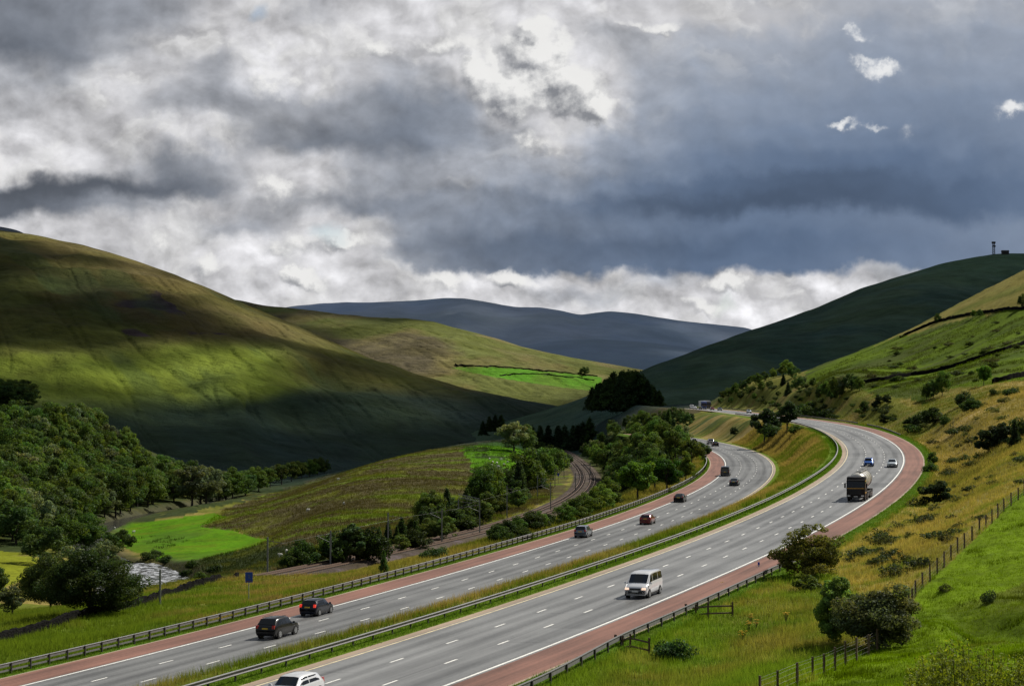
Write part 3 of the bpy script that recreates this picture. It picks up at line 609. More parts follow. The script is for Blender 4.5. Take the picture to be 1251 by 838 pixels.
hill("hill#3", [(240, 362), (290, 366.5), (330, 374), (400, 382), (450, 388), (500, 389.5), (530, 394), (590, 409), (640, 424), (700, 437), (760, 447), (800, 455), (840, 466)],
     [(240, 4600), (840, 3600)], [(240, 2700), (600, 2300), (840, 2300)], -20, c_mid, amp=12, wl=320, shape=1.05, seed=21, nr=220, groove=2.2)
hill("hill#4", [(250, 392), (340, 377.5), (360, 374), (420, 369), (480, 369), (520, 366), (545, 363.5), (570, 364.5), (600, 370), (632, 375.5), (660, 375), (685, 379), (708, 384.5), (722, 382.5), (745, 380), (775, 382.5), (800, 387.5), (850, 394), (915, 402.5), (960, 418), (1040, 440)],
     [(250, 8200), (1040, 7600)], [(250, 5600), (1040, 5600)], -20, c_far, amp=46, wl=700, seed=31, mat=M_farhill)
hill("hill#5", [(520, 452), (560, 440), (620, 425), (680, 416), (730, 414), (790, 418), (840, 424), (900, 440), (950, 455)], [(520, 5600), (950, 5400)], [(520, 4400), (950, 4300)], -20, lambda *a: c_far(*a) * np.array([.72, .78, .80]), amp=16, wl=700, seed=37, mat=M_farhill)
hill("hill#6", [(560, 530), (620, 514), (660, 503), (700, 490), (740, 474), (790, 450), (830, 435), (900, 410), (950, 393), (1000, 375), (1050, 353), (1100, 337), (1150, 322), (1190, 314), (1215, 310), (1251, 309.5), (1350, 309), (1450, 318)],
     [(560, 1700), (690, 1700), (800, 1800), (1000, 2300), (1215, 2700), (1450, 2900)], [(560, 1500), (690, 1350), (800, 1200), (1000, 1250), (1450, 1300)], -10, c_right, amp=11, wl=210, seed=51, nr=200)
# ------------------------------------------------------------------ unseen cloud sheet, added and holed to shape shadow patches on the fells
HC = 4200.0; hx, hy = SUN.x / SUN.z, SUN.y / SUN.z
def cplane(P): return np.array([P[0] - hx * P[2], P[1] - hy * P[2]])
cxs = np.arange(-3600, 3800, 28.); cys = np.arange(700, 11500, 28.); CXg, CYg = np.meshgrid(cxs, cys)
nz = fbm(CXg / 420, CYg / 420, 5, 101); nz2 = fbm(CXg / 130, CYg / 130, 4, 103)
edge = np.interp(CXg, [-3600, -400, -140, 100, 260, 900, 3800], [1150, 1120, 1150, 1120, 1060, 1020, 1020]) + 40 * nz
den = sstep(edge - 60, edge + 60, CYg)
def hole(name, px, py, rx, ry, depth, soft=.36):
    global den
    c0_ = cplane(hill_at(name, px, py)); c1_ = cplane(hill_at(name, px + rx, py)); c2_ = cplane(hill_at(name, px, py - ry))
    A = np.linalg.inv(np.stack([c1_ - c0_, c2_ - c0_], 1) + 1e-6 * np.eye(2)); dx = CXg - c0_[0]; dy = CYg - c0_[1]
    p_ = A[0, 0] * dx + A[0, 1] * dy; q_ = A[1, 0] * dx + A[1, 1] * dy; r_ = np.sqrt(p_ * p_ + q_ * q_) + .55 * nz + .35 * nz2
    den = den * (1 - depth * sstep(1 + soft, 1 - soft, r_))
for h in [(92, 436, 76, 13, 1.), (165, 464, 76, 9, 1.), (285, 447, 66, 13, .95), (338, 436, 44, 12, 1.), (262, 482, 66, 10, .95), (228, 426, 44, 9, .8), (25, 455, 60, 9, .85), (320, 470, 30, 5, .4), (430, 474, 70, 14, .32), (210, 512, 90, 10, .34), (510, 494, 60, 12, .3), (60, 490, 60, 8, .4), (360, 520, 70, 9, .25),
          (95, 330, 34, 13, .55), (60, 352, 30, 14, .45), (160, 330, 46, 7, .55), (225, 347, 50, 5, .7), (290, 374, 50, 5, .75), (345, 397, 44, 4, .75), (405, 421, 44, 4, .75), (130, 311, 60, 4, .8), (40, 290, 60, 4, .9)]:
    hole("hill#1", *h)
for h in [(500, 425, 130, 26, .97), (600, 435, 110, 22, .97), (650, 462, 95, 12, .97), (420, 395, 60, 9, .6), (720, 452, 60, 8, .7), (540, 400, 80, 8, .8)]:
    hole("hill#3", *h)
den = np.clip(den - .12 * sstep(.1, .6, nz) * (den > .5), 0, 1)
m, g, b = new_mat("shadow_cloud_sheet"); t = m.node_tree; t.nodes.remove(b)
a_ = g.node('ShaderNodeAttribute', attribute_name='col').outputs['Fac']
tp = g.node('ShaderNodeBsdfTransparent'); tl = g.node('ShaderNodeBsdfTranslucent'); tl.inputs[0].default_value = (.14, .16, .19, 1)
mx = g.node('ShaderNodeMixShader'); g.put(mx.inputs[0], a_); g.l.new(tp.outputs[0], mx.inputs[1]); g.l.new(tl.outputs[0], mx.inputs[2]); g.l.new(mx.outputs[0], t.nodes['Material Output'].inputs[0])
V = np.stack([CXg + hx * HC, CYg + hy * HC, np.full_like(CXg, HC) + 60 * nz], -1).reshape(-1, 3)
tag(mesh_np("shadow_cloud", V, grid_faces(len(cys), len(cxs)), m, np.repeat(den.reshape(-1, 1), 3, 1), smooth=True), kind="structure")
# ------------------------------------------------------------------ road surfaces
def road_mat(name, base, amp=.14, rough=.62, tracks=0.):
    m, g, b = new_mat(name); uv = g.node('ShaderNodeUVMap', uv_map='uv').outputs[0]; U, W_, _ = g.sep(uv)
    long_ = g.noise(g.comb(g.m('MULTIPLY', U, 1.3), g.m('MULTIPLY', W_, .03), 0.), 1., 5, .6); fine = g.noise(g.comb(U, W_, 0.), 3.5, 5, .7); big = g.noise(g.comb(U, W_, 3.), .09, 3, .5)
    k = g.m('ADD', g.m('ADD', g.mr(long_, .3, .7, -amp, amp), g.mr(fine, .3, .7, -amp * .6, amp * .6)), g.mr(big, .3, .7, 1 - amp * .6, 1 + amp * .6))
    if tracks:
        ph = g.m('MULTIPLY', g.m('ADD', U, HW), 2 * math.pi / 1.825); k = g.m('ADD', k, g.m('MULTIPLY', g.m('COSINE', ph), -tracks))
        lane = g.m('MULTIPLY', g.m('ADD', U, HW), 2 * math.pi / 3.65); k = g.m('ADD', k, g.m('MULTIPLY', g.m('COSINE', lane), tracks * .8))
        # resurfaced stretches
        pt_ = g.m('GREATER_THAN', g.noise(g.comb(g.m('FLOOR', g.m('DIVIDE', g.m('ADD', U, HW), 3.65)), g.m('MULTIPLY', W_, .012), 7.), 1., 2, .4),   .54); k = g.m('SUBTRACT', k, g.m('MULTIPLY', pt_, .20))
        jd = g.m('ABSOLUTE', g.m('SUBTRACT', g.m('FRACT', g.m('ADD', g.m('DIVIDE', g.m('ADD', U, HW - .22), 3.65), .5)), .5)); k = g.m('SUBTRACT', k, g.m('MULTIPLY', g.m('LESS_THAN', jd, .014), g.m('MULTIPLY', g.ss(g.noise(g.comb(U, g.m('MULTIPLY', W_, .05), 2.), 1., 3), .42, .6), .28)))
        tj = g.m('FRACT', g.m('DIVIDE', g.m('ADD', W_, g.m('MULTIPLY', g.m('FLOOR', g.m('DIVIDE', g.m('ADD', U, HW), 3.65)), 31.)), 47.)); k = g.m('SUBTRACT', k, g.m('MULTIPLY', g.m('LESS_THAN', tj, .006), .16))
        st = g.ss(g.noise(g.comb(g.m('MULTIPLY', U, 1.1), g.m('MULTIPLY', W_, .16), 9.), 1., 4, .65), .62, .74); k = g.m('SUBTRACT', k, g.m('MULTIPLY', st, .16))
    g.put(b.inputs['Base Color'], g.mix(1., base, g.comb(k, k, k), 'MULTIPLY')); g.put(b.inputs['Roughness'], g.mr(fine, .3, .7, rough - .08, rough + .08)); b.inputs['Specular IOR Level'].default_value = .4
    bp = g.node('ShaderNodeBump'); bp.inputs['Strength'].default_value = .15; bp.inputs['Distance'].default_value = .02; g.put(bp.inputs['Height'], fine); g.put(b.inputs['Normal'], bp.outputs[0])
    return m
M_asph = road_mat("old_concrete_grey_asphalt", (.190, .191, .188), .26, .50, .13)
M_asph2 = road_mat("grey_asphalt", (.152, .153, .150), .28, .53, .14)
M_red = road_mat("red_chippings", (.200, .096, .070), .34, .85)
M_edge = road_mat("pale_concrete_edge", (.33, .25, .18), .2, .8)
M_verge = attr_mat("mown_verge", .4, 1.6, .15, bump=.6, bscale=2.5, bdist=.2)
M_paint = simple("white_line_paint", (.78, .77, .72), .7, var=.2, vscale=2.); M_yel = simple("faded_line_paint", (.62, .52, .33), .7, var=.25, vscale=1.)
def strip(name, R, s0, s1, offs, mat, dz=0, colr=None, step=3., kind="structure"):
    S = np.arange(s0, s1 + .01, step); O = np.array([o for o, _ in offs], float); D = np.array([d for _, d in offs], float)
    V = np.concatenate([R.pt(S, o, dz + d)[:, None] for o, d in zip(O, D)], 1); uv = np.stack(np.broadcast_arrays(O[None, :], S[:, None]), -1)
    c_ = None
    if colr is not None:
        n_ = fbm(V[..., 0] / 2.5, V[..., 1] / 2.5, 3, 77); c_ = lerp(C(*colr), C(*colr) * .55 + C(.03, .02, 0), sstep(-.2, .5, n_)).reshape(-1, 3)
    return tag(mesh_np(name, V.reshape(-1, 3), grid_faces(len(S), len(O)), mat, c_, smooth=True, uv=uv.reshape(-1, 2)), kind=kind)
def lin(a, b, n): return [(x, 0.) for x in np.linspace(a, b, n)]
SU1, SL1 = 876, 645
strip("road", UC, -78, SU1, lin(-HW - .3, HW + .25, 13), M_asph)
strip("road", LC, -78, SL1, lin(-HW - .25, HW + .3, 13), M_asph2)
strip("hard_shoulder", UC, -78, SU1, lin(-HW - 3.6, -HW - .3, 6), M_red)
strip("hard_shoulder", LC, -78, SL1, lin(HW + .3, HW + 3.5, 6), M_red)
strip("road_edge", UC, -78, SU1, lin(HW + .25, HW + 1.05, 3), M_edge)
strip("road_edge", LC, -78, SL1, lin(-HW - .6, -HW - .25, 2), M_edge)
strip("road_edge", LC, -78, SL1, lin(HW + 3.5, HW + 3.75, 2), M_edge)
strip("road_edge", UC, -78, SU1, lin(-HW - 3.85, -HW - 3.6, 2), M_edge)
VG = (.082, .155, .012)
strip("verge", UC, -78, SU1, [(-HW - 6.2, -.55), (-HW - 5.4, .0), (-HW - 4.6, .04), (-HW - 3.85, 0)], M_verge, colr=VG)
strip("verge", LC, -78, SL1, [(HW + 3.75, 0), (HW + 4.5, .02), (HW + 5.3, -.05), (HW + 6.2, -.55)], M_verge, colr=VG)
def line(R, o, w, s0, s1, mat=M_paint, name="road_line"):
    return strip(name, R, s0, s1, [(o - w / 2, 0), (o + w / 2, 0)], mat, .006)
line(UC, -HW, .22, -78, SU1); line(LC, HW, .22, -78, SL1); line(UC, HW, .2, -78, SU1, M_yel); line(LC, -HW, .2, -78, SL1, M_yel)
def dashes(R, o, sa, s0, s1):
    b = MB(); k0 = int((s0 - sa) // 9)
    for k in range(k0, int((s1 - sa) // 9)):
        c0 = sa + 9 * k; P = [R.pt(c0 - 1.0, o - .085, .006), R.pt(c0 + 1.0, o - .085, .006), R.pt(c0 + 1.0, o + .085, .006), R.pt(c0 - 1.0, o + .085, .006)]; b.add(P, [(0, 1, 2, 3)])
    return tag(b.build("road_line", M_paint), kind="structure")
dashes(UC, HW / 3, SAU, -70, SU1); dashes(UC, -HW / 3, SBU, -70, SU1); dashes(LC, HW / 3, SAL, -70, SL1); dashes(LC, -HW / 3, SBL, -70, SL1)
# ------------------------------------------------------------------ central reserve: bank ruled between the two carriageways
S_ = np.arange(-75, 690, 2.0); A_ = UC.pt(S_, HW + 1.05); Bc = LC.pt(LC.s, -HW - .6); Bi = np.arange(LC.s[0], SL1, 1.); Bp = LC.pt(Bi, -HW - .6)
jj = np.array([((Bp[:, :2] - p[:2]) ** 2).sum(1).argmin() for p in A_]); jj = np.maximum.accumulate(jj); js = np.convolve(np.pad(Bi[jj], 6, 'edge'), np.ones(13) / 13, 'valid'); B_ = LC.pt(js, -HW - .6)
NC = 27; T_ = np.linspace(0, 1, NC); prof = np.clip((T_ - .22) / .70, 0, 1); prof = prof * prof * (3 - 2 * prof)
V = A_[:, None] * (1 - T_)[None, :, None] + B_[:, None] * T_[None, :, None]
V[..., 2] = A_[:, None, 2] * (1 - prof) + B_[:, None, 2] * prof
n_ = fbm(V[..., 0] / 6, V[..., 1] / 6, 4, 121); V[..., 2] += (.35 * n_ + .7 * fbm(V[..., 0] / 22, V[..., 1] / 22, 3, 127) * sstep(300, 500, V[..., 1])) * np.sin(np.pi * T_)[None, :] * np.clip((V[..., 1] - 100) / 300, .25, 1)
n2_ = fbm(V[..., 0] / 18, V[..., 1] / 18, 4, 125)
cr = lerp(TAN * .9, lerp(OLIVE, GRN, .5), sstep(-.2, .35, n2_ + .3 * n_)); cr = lerp(cr, STRAW * .85, sstep(-.05, .4, -n2_) * .65)
cr = lerp(cr, GRN * .95, (sstep(.26, .2, T_)[None, :] + sstep(.86, .94, T_)[None, :] * sstep(300, 380, V[..., 1])) * .95)
farm = sstep(560, 700, V[..., 1]); cr = lerp(cr, lerp(OLIVE * .9, C(.06, .085, .03), sstep(-.2, .3, n_)), farm * sstep(-.2, .4, n2_ + n_) * .7)
RES = V.copy()
tag(mesh_np("central_reserve", V.reshape(-1, 3), grid_faces(len(S_), NC), M_verge, cr.reshape(-1, 3), smooth=True), kind="structure")
# ------------------------------------------------------------------ river
def water_mat(nm, f0, f1, fmax):
    m, g, b = new_mat(nm); pos = g.node('ShaderNodeNewGeometry').outputs['Position']; b.inputs['IOR'].default_value = 1.33
    foam = g.m('MULTIPLY', g.ss(g.noise(g.vm('MULTIPLY', pos, (1, .5, 1)), .55, 6, .7), f0, f1), fmax); g.put(b.inputs['Base Color'], g.mix(foam, (.05, .05, .045), (.62, .64, .68))); g.put(b.inputs['Roughness'], g.mr(foam, 0, 1, .1, .6))
    rk = g.ss(g.noise(pos, .35, 4, .7), .60, .64); g.put(b.inputs['Base Color'], g.mix(g.m('MULTIPLY', rk, fmax), g.mix(foam, (.05, .05, .045), (.62, .64, .68)), (.07, .06, .05)))
    bp = g.node('ShaderNodeBump'); bp.inputs['Strength'].default_value = .6; bp.inputs['Distance'].default_value = .3; g.put(bp.inputs['Height'], g.noise(pos, .9, 6, .65)); g.put(b.inputs['Normal'], bp.outputs[0]); return m
M_water = water_mat('river_water', .6, .8, .3)
def river_mesh(P, hw):
    P = np.asarray(P); t_ = np.gradient(P[:, :2], axis=0); t_ /= np.linalg.norm(t_, axis=1)[:, None]; n_ = np.stack([-t_[:, 1], t_[:, 0]], 1)
    V = np.concatenate([(P + np.c_[n_ * hw * k, np.zeros(len(P))])[:, None] for k in (-1, -.5, 0, .5, 1)], 1); return tag(mesh_np("river", V.reshape(-1, 3), grid_faces(len(P), 5), M_water, smooth=True), kind="structure")
river_mesh(RIV[RIV[:, 1] > 540], 5.5)
M_water = simple('broken_white_water', (.5, .52, .54), .3, var=.0) if False else water_mat('white_water', .45, .62, .9)
river_mesh(RIV[RIV[:, 1] < 552], 12)
river_mesh(resample([zplane(x, y, -33.0) for x, y in [(386, 570.5), (402, 571), (418, 573), (440, 575.5), (470, 577)]], 10, 2) + np.array([0, 0, .8]), 16)
# ------------------------------------------------------------------ materials for built things
M_steel = simple("weathered_galvanised_steel", (.40, .40, .39), .5, .35, var=.18, vscale=1.5); M_railface = simple("dull_steel_face", (.17, .167, .16), .7, .1, var=.2)
M_post = simple("dark_timber_post", (.035, .03, .026), .85, var=.3, vscale=6); M_wood = simple("brown_fence_timber", (.105, .066, .042), .85, var=.35, vscale=7); M_wire = simple("grey_wire", (.12, .12, .115), .5, .6)
M_tyre = simple("tyre_rubber", (.012, .012, .012), .8); M_rim = simple("alloy_rim", (.33, .34, .35), .35, .8); M_black = simple("black_plastic", (.015, .015, .016), .5)
M_glass = simple("dark_car_glass", (.008, .011, .014), .06, 0, .15, var=.05, spec=.5)
M_head = simple("headlamp_lens", (.70, .70, .68), .12, .1, 1.); M_headon = simple("lit_headlamp", (.9, .8, .7), .2, emit=((1, .66, .46), 1.0)); M_tail = simple("tail_lamp_red", (.42, .015, .012), .2, 0, .8)
M_tailon = simple("lit_brake_lamp", (.7, .03, .02), .2, emit=((1, .06, .03), .5))
M_plateY = simple("yellow_number_plate", (.62, .42, .03), .5); M_plateW = simple("white_number_plate", (.7, .7, .68), .5)
def paint_mat(n, c, metal=.15, rough=.3): return simple(n, c, rough, metal, 1., var=.04)
# ------------------------------------------------------------------ road vehicles
def car_section(st, x):
    """interpolated (zb, zbelt, ztop, w, wr) at station x"""
    xs = [s[0] for s in st]; return [float(np.interp(x, xs, [s[k] for s in st])) for k in range(1, 6)]
def vehicle(name, label, cat, st, paint, L, wheel_x, wheel_r, side_wins, screen, rear, facing_lit=False, tail_lit=False, roofc=None, group=None, trim=None, lamp_z=(.62, .95), estate=False, rails=False):
    root = empty(name); tag(root, label, cat, group)
    n = len(st); V = []; Fs = []
    for (x, zb, zbe, zt, w, wr) in st:
        half = [(w * .86, zb), (w * .98, zb + .16), (w, zb + .34), (w, zbe - .16), (w * .965, zbe), (lerp1(w * .965, wr, .55), zbe + (zt - zbe) * .55), (wr, zt - .07), (wr * .86, zt - .012), (wr * .45, zt + .012)]
        V += [(x, y, z) for y, z in half] + [(x, -y, z) for y, z in half[::-1]]
    m_ = 18
    for i in range(n - 1):
        for k in range(m_): Fs.append((i * m_ + k, i * m_ + (k + 1) % m_, (i + 1) * m_ + (k + 1) % m_, (i + 1) * m_ + k))
    Fs += [tuple(range(m_)), tuple(range((n - 1) * m_, n * m_))[::-1]]
    b = MB().add(V, Fs); body = b.build('body', paint, root, sharp=38)
    # wheel arches and dark sills
    t = MB()
    for wx in wheel_x:
        w = car_section(st, wx)[3]
        for sgn in (1, -1): t.cyl((wx, sgn * (w - .11), wheel_r + .015), wheel_r * 1.19, .235, 'y', 20)
    zb = st[len(st) // 2][1]; wmid = st[len(st) // 2][4]
    t.box((0, 0, zb + .07), (L * .9, wmid * 1.93, .14)); t.build('wheel_arch', M_black, root)
    for wx in wheel_x:
        w = car_section(st, wx)[3]
        for sgn in (1, -1):
            ty = MB().cyl((wx, sgn * (w - .085), wheel_r), wheel_r, .215, 'y', 22).build('wheel', M_tyre, root, sharp=40)
            rm = MB().cyl((wx, sgn * (w + .005), wheel_r), wheel_r * .64, .06, 'y', 18)
            for k in range(5):
                a = k * 2 * math.pi / 5; rm.box((wx + math.cos(a) * wheel_r * .33, sgn * (w + .037), wheel_r + math.sin(a) * wheel_r * .33), (.07, .012, .07))
            rm.build('rim', M_rim, ty, sharp=40)
    def side_pt(x, v, sgn):
        zb, zbe, zt, w, wr = car_section(st, x); y = lerp1(w * .965, wr, v); z = zbe + (zt - .07 - zbe) * v
        return (x, sgn * (y + .014), z)
    for (xa, xb, ta, tb) in side_wins:      # bottom xa..xb, top ta..tb
        for sgn in (1, -1):
            P = []; 
            for q in np.linspace(0, 1, 5):
                for v in (.10, .5, .90):
                    x = lerp1(lerp1(xa, xb, q), lerp1(ta, tb, q), (v - .1) / .8); P.append(side_pt(x, v, sgn))
            MB().add(P, [tuple(i) for i in grid_faces(5, 3)]).build('side_window', M_glass, root)
    def screen_mesh(x0, x1, nm):
        P = []
        for q in np.linspace(.07, .93, 5):
            x = lerp1(x0, x1, q); zb, zbe, zt, w, wr = car_section(st, x)
            for f_ in (-.93, -.86, -.45, .45, .86, .93):
                zz = zt - .035 if abs(f_) > .9 else (zt - .012 if abs(f_) > .8 else zt + .012); P.append((x + (-.02 if x1 > x0 else .02), f_ * wr * .985, zz + .016))
        MB().add(P, [tuple(i) for i in grid_faces(5, 6)]).build(nm, M_glass, root)
    screen_mesh(screen[0], screen[1], 'windscreen'); screen_mesh(rear[0], rear[1], 'rear_window')
    w = wmid; fx = L / 2; lz0, lz1 = lamp_z
    for sgn in (1, -1):
        MB().box((fx - .13, sgn * w * .72, lz0), (.22, w * .36, .15), taper=.8).build('headlight', M_headon if facing_lit else M_head, root)
        MB().box((-fx + .1, sgn * w * .80, lz1), (.2, w * .26, .26), taper=.85).build('tail_light', M_tailon if tail_lit else M_tail, root)
        zb_, zbe_, zt_, w_, wr_ = car_section(st, screen[0] * .75 + screen[1] * .25)
        MB().box((screen[0] * .8 + screen[1] * .2, sgn * (w_ + .10), zbe_ + .07), (.14, .2, .14), taper=.8).build('mirror', trim or paint, root, bevel=.02)
    MB().box((fx - .02, 0, lz0 - .02), (.06, w * .95, .13)).box((fx + .0, 0, lz0 - .27), (.05, w * 1.2, .14)).build('grille', M_black, root)
    MB().box((fx + .022, 0, lz0 - .2), (.02, .52, .11)).build('number_plate', M_plateW, root); MB().box((-fx - .012, 0, lz1 - .12), (.02, .52, .12)).build('number_plate', M_plateY, root)
    if rails:
        rr = MB()
        for sgn in (1, -1):
            pts = [(x, sgn * car_section(st, x)[4] * .82, car_section(st, x)[2] + .07) for x in np.linspace(rear[1] + .15, screen[1] - .2, 5)]; rr.tube(pts, .022)
        rr.build('roof_rail', M_black, root)
    return root
def lerp1(a, b, t): return a + (b - a) * t
def hatch_st(L=4.0, W=1.72, H=1.46, zb=.2, boxy=0.):
    w = W / 2; h = L / 2; r = w * .72
    return [(-h, zb + .14, .62, .70, w * .86, w * .74), (-h + .06, zb + .05, .82, .9, w * .95, w * .82), (-h + .16, zb, .93, 1.0, w * .98, w * .84), (-h + .5 - .12 * boxy, zb, .98, H - .07, w, r * 1.02), (-h + 1.0, zb, .97, H - .005, w, r * 1.03),
            (-.05, zb, .95, H, w, r * 1.02), (.42, zb, .93, H - .05, w, r), (h - 1.12, zb, .90, .965, w, w * .84), (h - .55, zb, .83, .86, w * .98, w * .84), (h - .18, zb + .02, .70, .74, w * .92, w * .80), (h - .03, zb + .1, .56, .62, w * .80, w * .7), (h, zb + .16, .48, .53, w * .72, w * .62)]
def make_hatch(name, label, cat, paint, L=4.0, W=1.72, H=1.46, boxy=0., **k):
    st = hatch_st(L, W, H, boxy=boxy); h = L / 2
    return vehicle(name, label, cat, st, paint, L, (-h + .72, h - .78), .31, [(-h + .62, -.35, -h + .85, -.38), (-.28, .92, -.31, .42)], (h - 1.12, .42), (-h + .16, -h + .5 - .12 * boxy), **k)
def saloon_st(L=4.6, W=1.78, H=1.43, zb=.19):
    w = W / 2; h = L / 2; r = w * .70
    return [(-h, zb + .14, .62, .70, w * .84, w * .72), (-h + .06, zb + .05, .80, .90, w * .94, w * .82), (-h + .55, zb, .93, 1.02, w * .99, w * .84), (-h + 1.35, zb, .95, H - .06, w, r), (-.25, zb, .94, H, w, r * 1.02),
            (.35, zb, .92, H - .06, w, r), (h - 1.28, zb, .89, .95, w, w * .84), (h - .6, zb, .82, .85, w * .97, w * .84), (h - .18, zb + .02, .68, .72, w * .92, w * .80), (h - .03, zb + .1, .55, .6, w * .8, w * .7), (h, zb + .16, .46, .52, w * .72, w * .62)]
def make_saloon(name, label, cat, paint, L=4.6, W=1.78, H=1.43, **k):
    st = saloon_st(L, W, H); h = L / 2
    return vehicle(name, label, cat, st, paint, L, (-h + .92, h - .86), .32, [(-h + .95, -.45, -h + 1.45, -.42), (-.36, .9, -.34, .36)], (h - 1.28, .35), (-h + .55, -h + 1.35), **k)
def make_suv(name, label, cat, paint, **k):
    L, W, H, zb = 4.57, 1.86, 1.67, .27; w = W / 2; h = L / 2; r = w * .76
    st = [(-h, zb + .14, .78, .86, w * .86, w * .76), (-h + .06, zb + .05, .98, 1.06, w * .95, w * .84), (-h + .2, zb, 1.07, 1.14, w * .98, w * .86), (-h + .62, zb, 1.10, H - .05, w, r * 1.02), (-h + 1.2, zb, 1.10, H, w, r * 1.03), (-.1, zb, 1.08, H, w, r * 1.02), (.5, zb, 1.06, H - .05, w, r),
          (h - 1.3, zb, 1.03, 1.09, w, w * .86), (h - .6, zb, .97, 1.01, w * .99, w * .86), (h - .16, zb + .02, .84, .9, w * .93, w * .82), (h - .03, zb + .1, .68, .74, w * .82, w * .72), (h, zb + .16, .58, .64, w * .74, w * .64)]
    return vehicle(name, label, cat, st, paint, L, (-h + .88, h - .88), .37, [(-h + .72, -h + 1.35, -h + .98, -h + 1.38), (-h + 1.42, -.25, -h + 1.45, -.26), (-.18, 1.0, -.2, .48)], (h - 1.3, .5), (-h + .2, -h + .62), lamp_z=(.8, 1.0), rails=True, **k)
def make_van(name, label, cat, paint, L=4.9, W=1.9, H=1.96, panel=False, **k):
    zb = .22; w = W / 2; h = L / 2; r = w * .85
    st = [(-h, zb + .14, .75, 1.0, w * .9, w * .8), (-h + .04, zb + .04, 1.15, 1.75, w * .97, r * .96), (-h + .12, zb, 1.2, H - .08, w, r), (-h + .4, zb, 1.2, H - .01, w, r * 1.01), (-.3, zb, 1.19, H, w, r * 1.01), (h - 1.75, zb, 1.17, H - .03, w, r), (h - 1.5, zb, 1.16, H - .13, w, r * .99),
          (h - .72, zb, 1.08, 1.14, w * .99, w * .86), (h - .28, zb, .93, .99, w * .96, w * .84), (h - .07, zb + .05, .72, .82, w * .92, w * .82), (h, zb + .12, .5, .58, w * .84, w * .76)]
    wins = [(h - 1.9, h - .95, h - 1.9, h - 1.55)] if panel else [(-h + .18, -h + 1.35, -h + .2, -h + 1.35), (-h + 1.45, h - 2.05, -h + 1.45, h - 2.05), (h - 1.93, h - .95, h - 1.93, h - 1.56)]
    return vehicle(name, label, cat, st, paint, L, (-h + .95, h - .9), .33, wins, (h - .72, h - 1.5), (-h + .005, -h + .118), lamp_z=(.78, 1.05), **k)
def on_road(o, R, px, py, with_flow, ds=0):
    s_, off_ = R.find(px, py); lane = [-HW * 2 / 3, 0, HW * 2 / 3]; near_ = min(lane, key=lambda a: abs(a - off_)); off_ = near_ + np.clip(off_ - near_, -.6, .6)
    p = R.pt(s_ + ds, off_, .012); th = R.head(s_ + ds); ang = math.pi / 2 - th + (0 if with_flow else math.pi)
    slope = float(np.interp(s_, R.s, np.gradient(R.z, R.s))) * (1 if with_flow else -1)
    o.location = p; o.rotation_euler = (0, -math.atan(slope), ang); o.scale = (1, 1, 1); return p
P_white = paint_mat("white_paint", (.72, .73, .75), 0, .3); P_black = simple("black_paint", (.006, .0065, .008), .3, 0, .25, var=.04, spec=.3); P_navy = simple("very_dark_blue_paint", (.006, .010, .022), .3, 0, .3, var=.04, spec=.3)
P_grey = paint_mat("grey_blue_paint", (.17, .20, .24), .5, .3); P_red = paint_mat("red_paint", (.20, .008, .010), .1, .3); P_blue = paint_mat("bright_blue_paint", (.03, .13, .48), .3, .26)
P_pale = paint_mat("pale_silver_paint", (.58, .64, .68), .3, .3); P_silver = paint_mat("silver_paint", (.42, .43, .44), .6, .32); P_dgrey = paint_mat("dark_slate_paint", (.035, .045, .055), .3, .28)
on_road(make_van("minivan", "white minivan with lit headlights and dark side windows coming down the near carriageway", "van", P_white, facing_lit=True), UC, 775.5, 727, False)
on_road(make_hatch("hatchback_car", "white hatchback car cut off by the bottom edge of the photo, only its roof showing", "car", P_white, L=4.25, W=1.76, H=1.47), UC, 358, 857, False)
on_road(make_suv("suv_car", "black suv with yellow rear plate, nearest car on the far carriageway", "car", P_black), LC, 329, 777, True)
on_road(make_hatch("hatchback_car", "dark hatchback with a glowing red tail light just ahead of the black suv", "car", P_navy, L=3.95, tail_lit=True, boxy=.5), LC, 384, 750, True)
on_road(make_hatch("hatchback_car", "grey blue hatchback close to the red shoulder, just behind the red hatchback", "car", P_grey, L=4.05, H=1.56, boxy=.8), LC, 708, 655.5, True)
on_road(make_hatch("hatchback_car", "red hatchback car driving away on the far carriageway", "car", P_red, L=4.2, H=1.44), LC, 786, 639.5, True)
on_road(make_saloon("saloon_car", "dark saloon car just ahead of the red hatchback", "car", P_black), LC, 831, 612.5, True)
on_road(make_van("panel_van", "dark slate panel van driving into the bend of the far carriageway", "van", P_dgrey, L=5.1, W=1.95, H=2.05, panel=True), LC, 886.5, 581, True)
on_road(make_saloon("saloon_car", "black saloon overtaking the dark panel van in the far carriageway bend", "car", P_dgrey), LC, 897.5, 593, True)
on_road(make_suv("suv_car", "pale grey four by four past the far bend, behind a dark blue car", "car", P_silver), LC, 868, 542.5, True)
on_road(make_saloon("saloon_car", "small dark blue car beside the pale grey four by four past the bend", "car", P_navy), LC, 872, 545, True)
on_road(make_hatch("hatchback_car", "dark car half hidden by trees at the far end of the lower carriageway", "car", P_dgrey), LC, 848, 541.5, True)
on_road(make_hatch("hatchback_car", "bright blue hatchback following the tanker lorry", "car", P_blue, L=3.9, H=1.5), UC, 1061, 569, False)
on_road(make_saloon("saloon_car", "pale silver saloon nearest the red hard shoulder in the near carriageway bend", "car", P_pale), UC, 1090.5, 570.5, False)
on_road(make_hatch("hatchback_car", "white car on the distant straight left of the two roadside trees", "car", P_pale, H=1.5), UC, 915, 504.6, False)
on_road(make_saloon("saloon_car", "dark grey car on the distant straight behind the small white car", "car", P_grey), UC, 881, 501.6, False)
on_road(make_hatch("hatchback_car", "red car close beside the distant lorries", "car", P_red), UC, 867, 500.9, False)
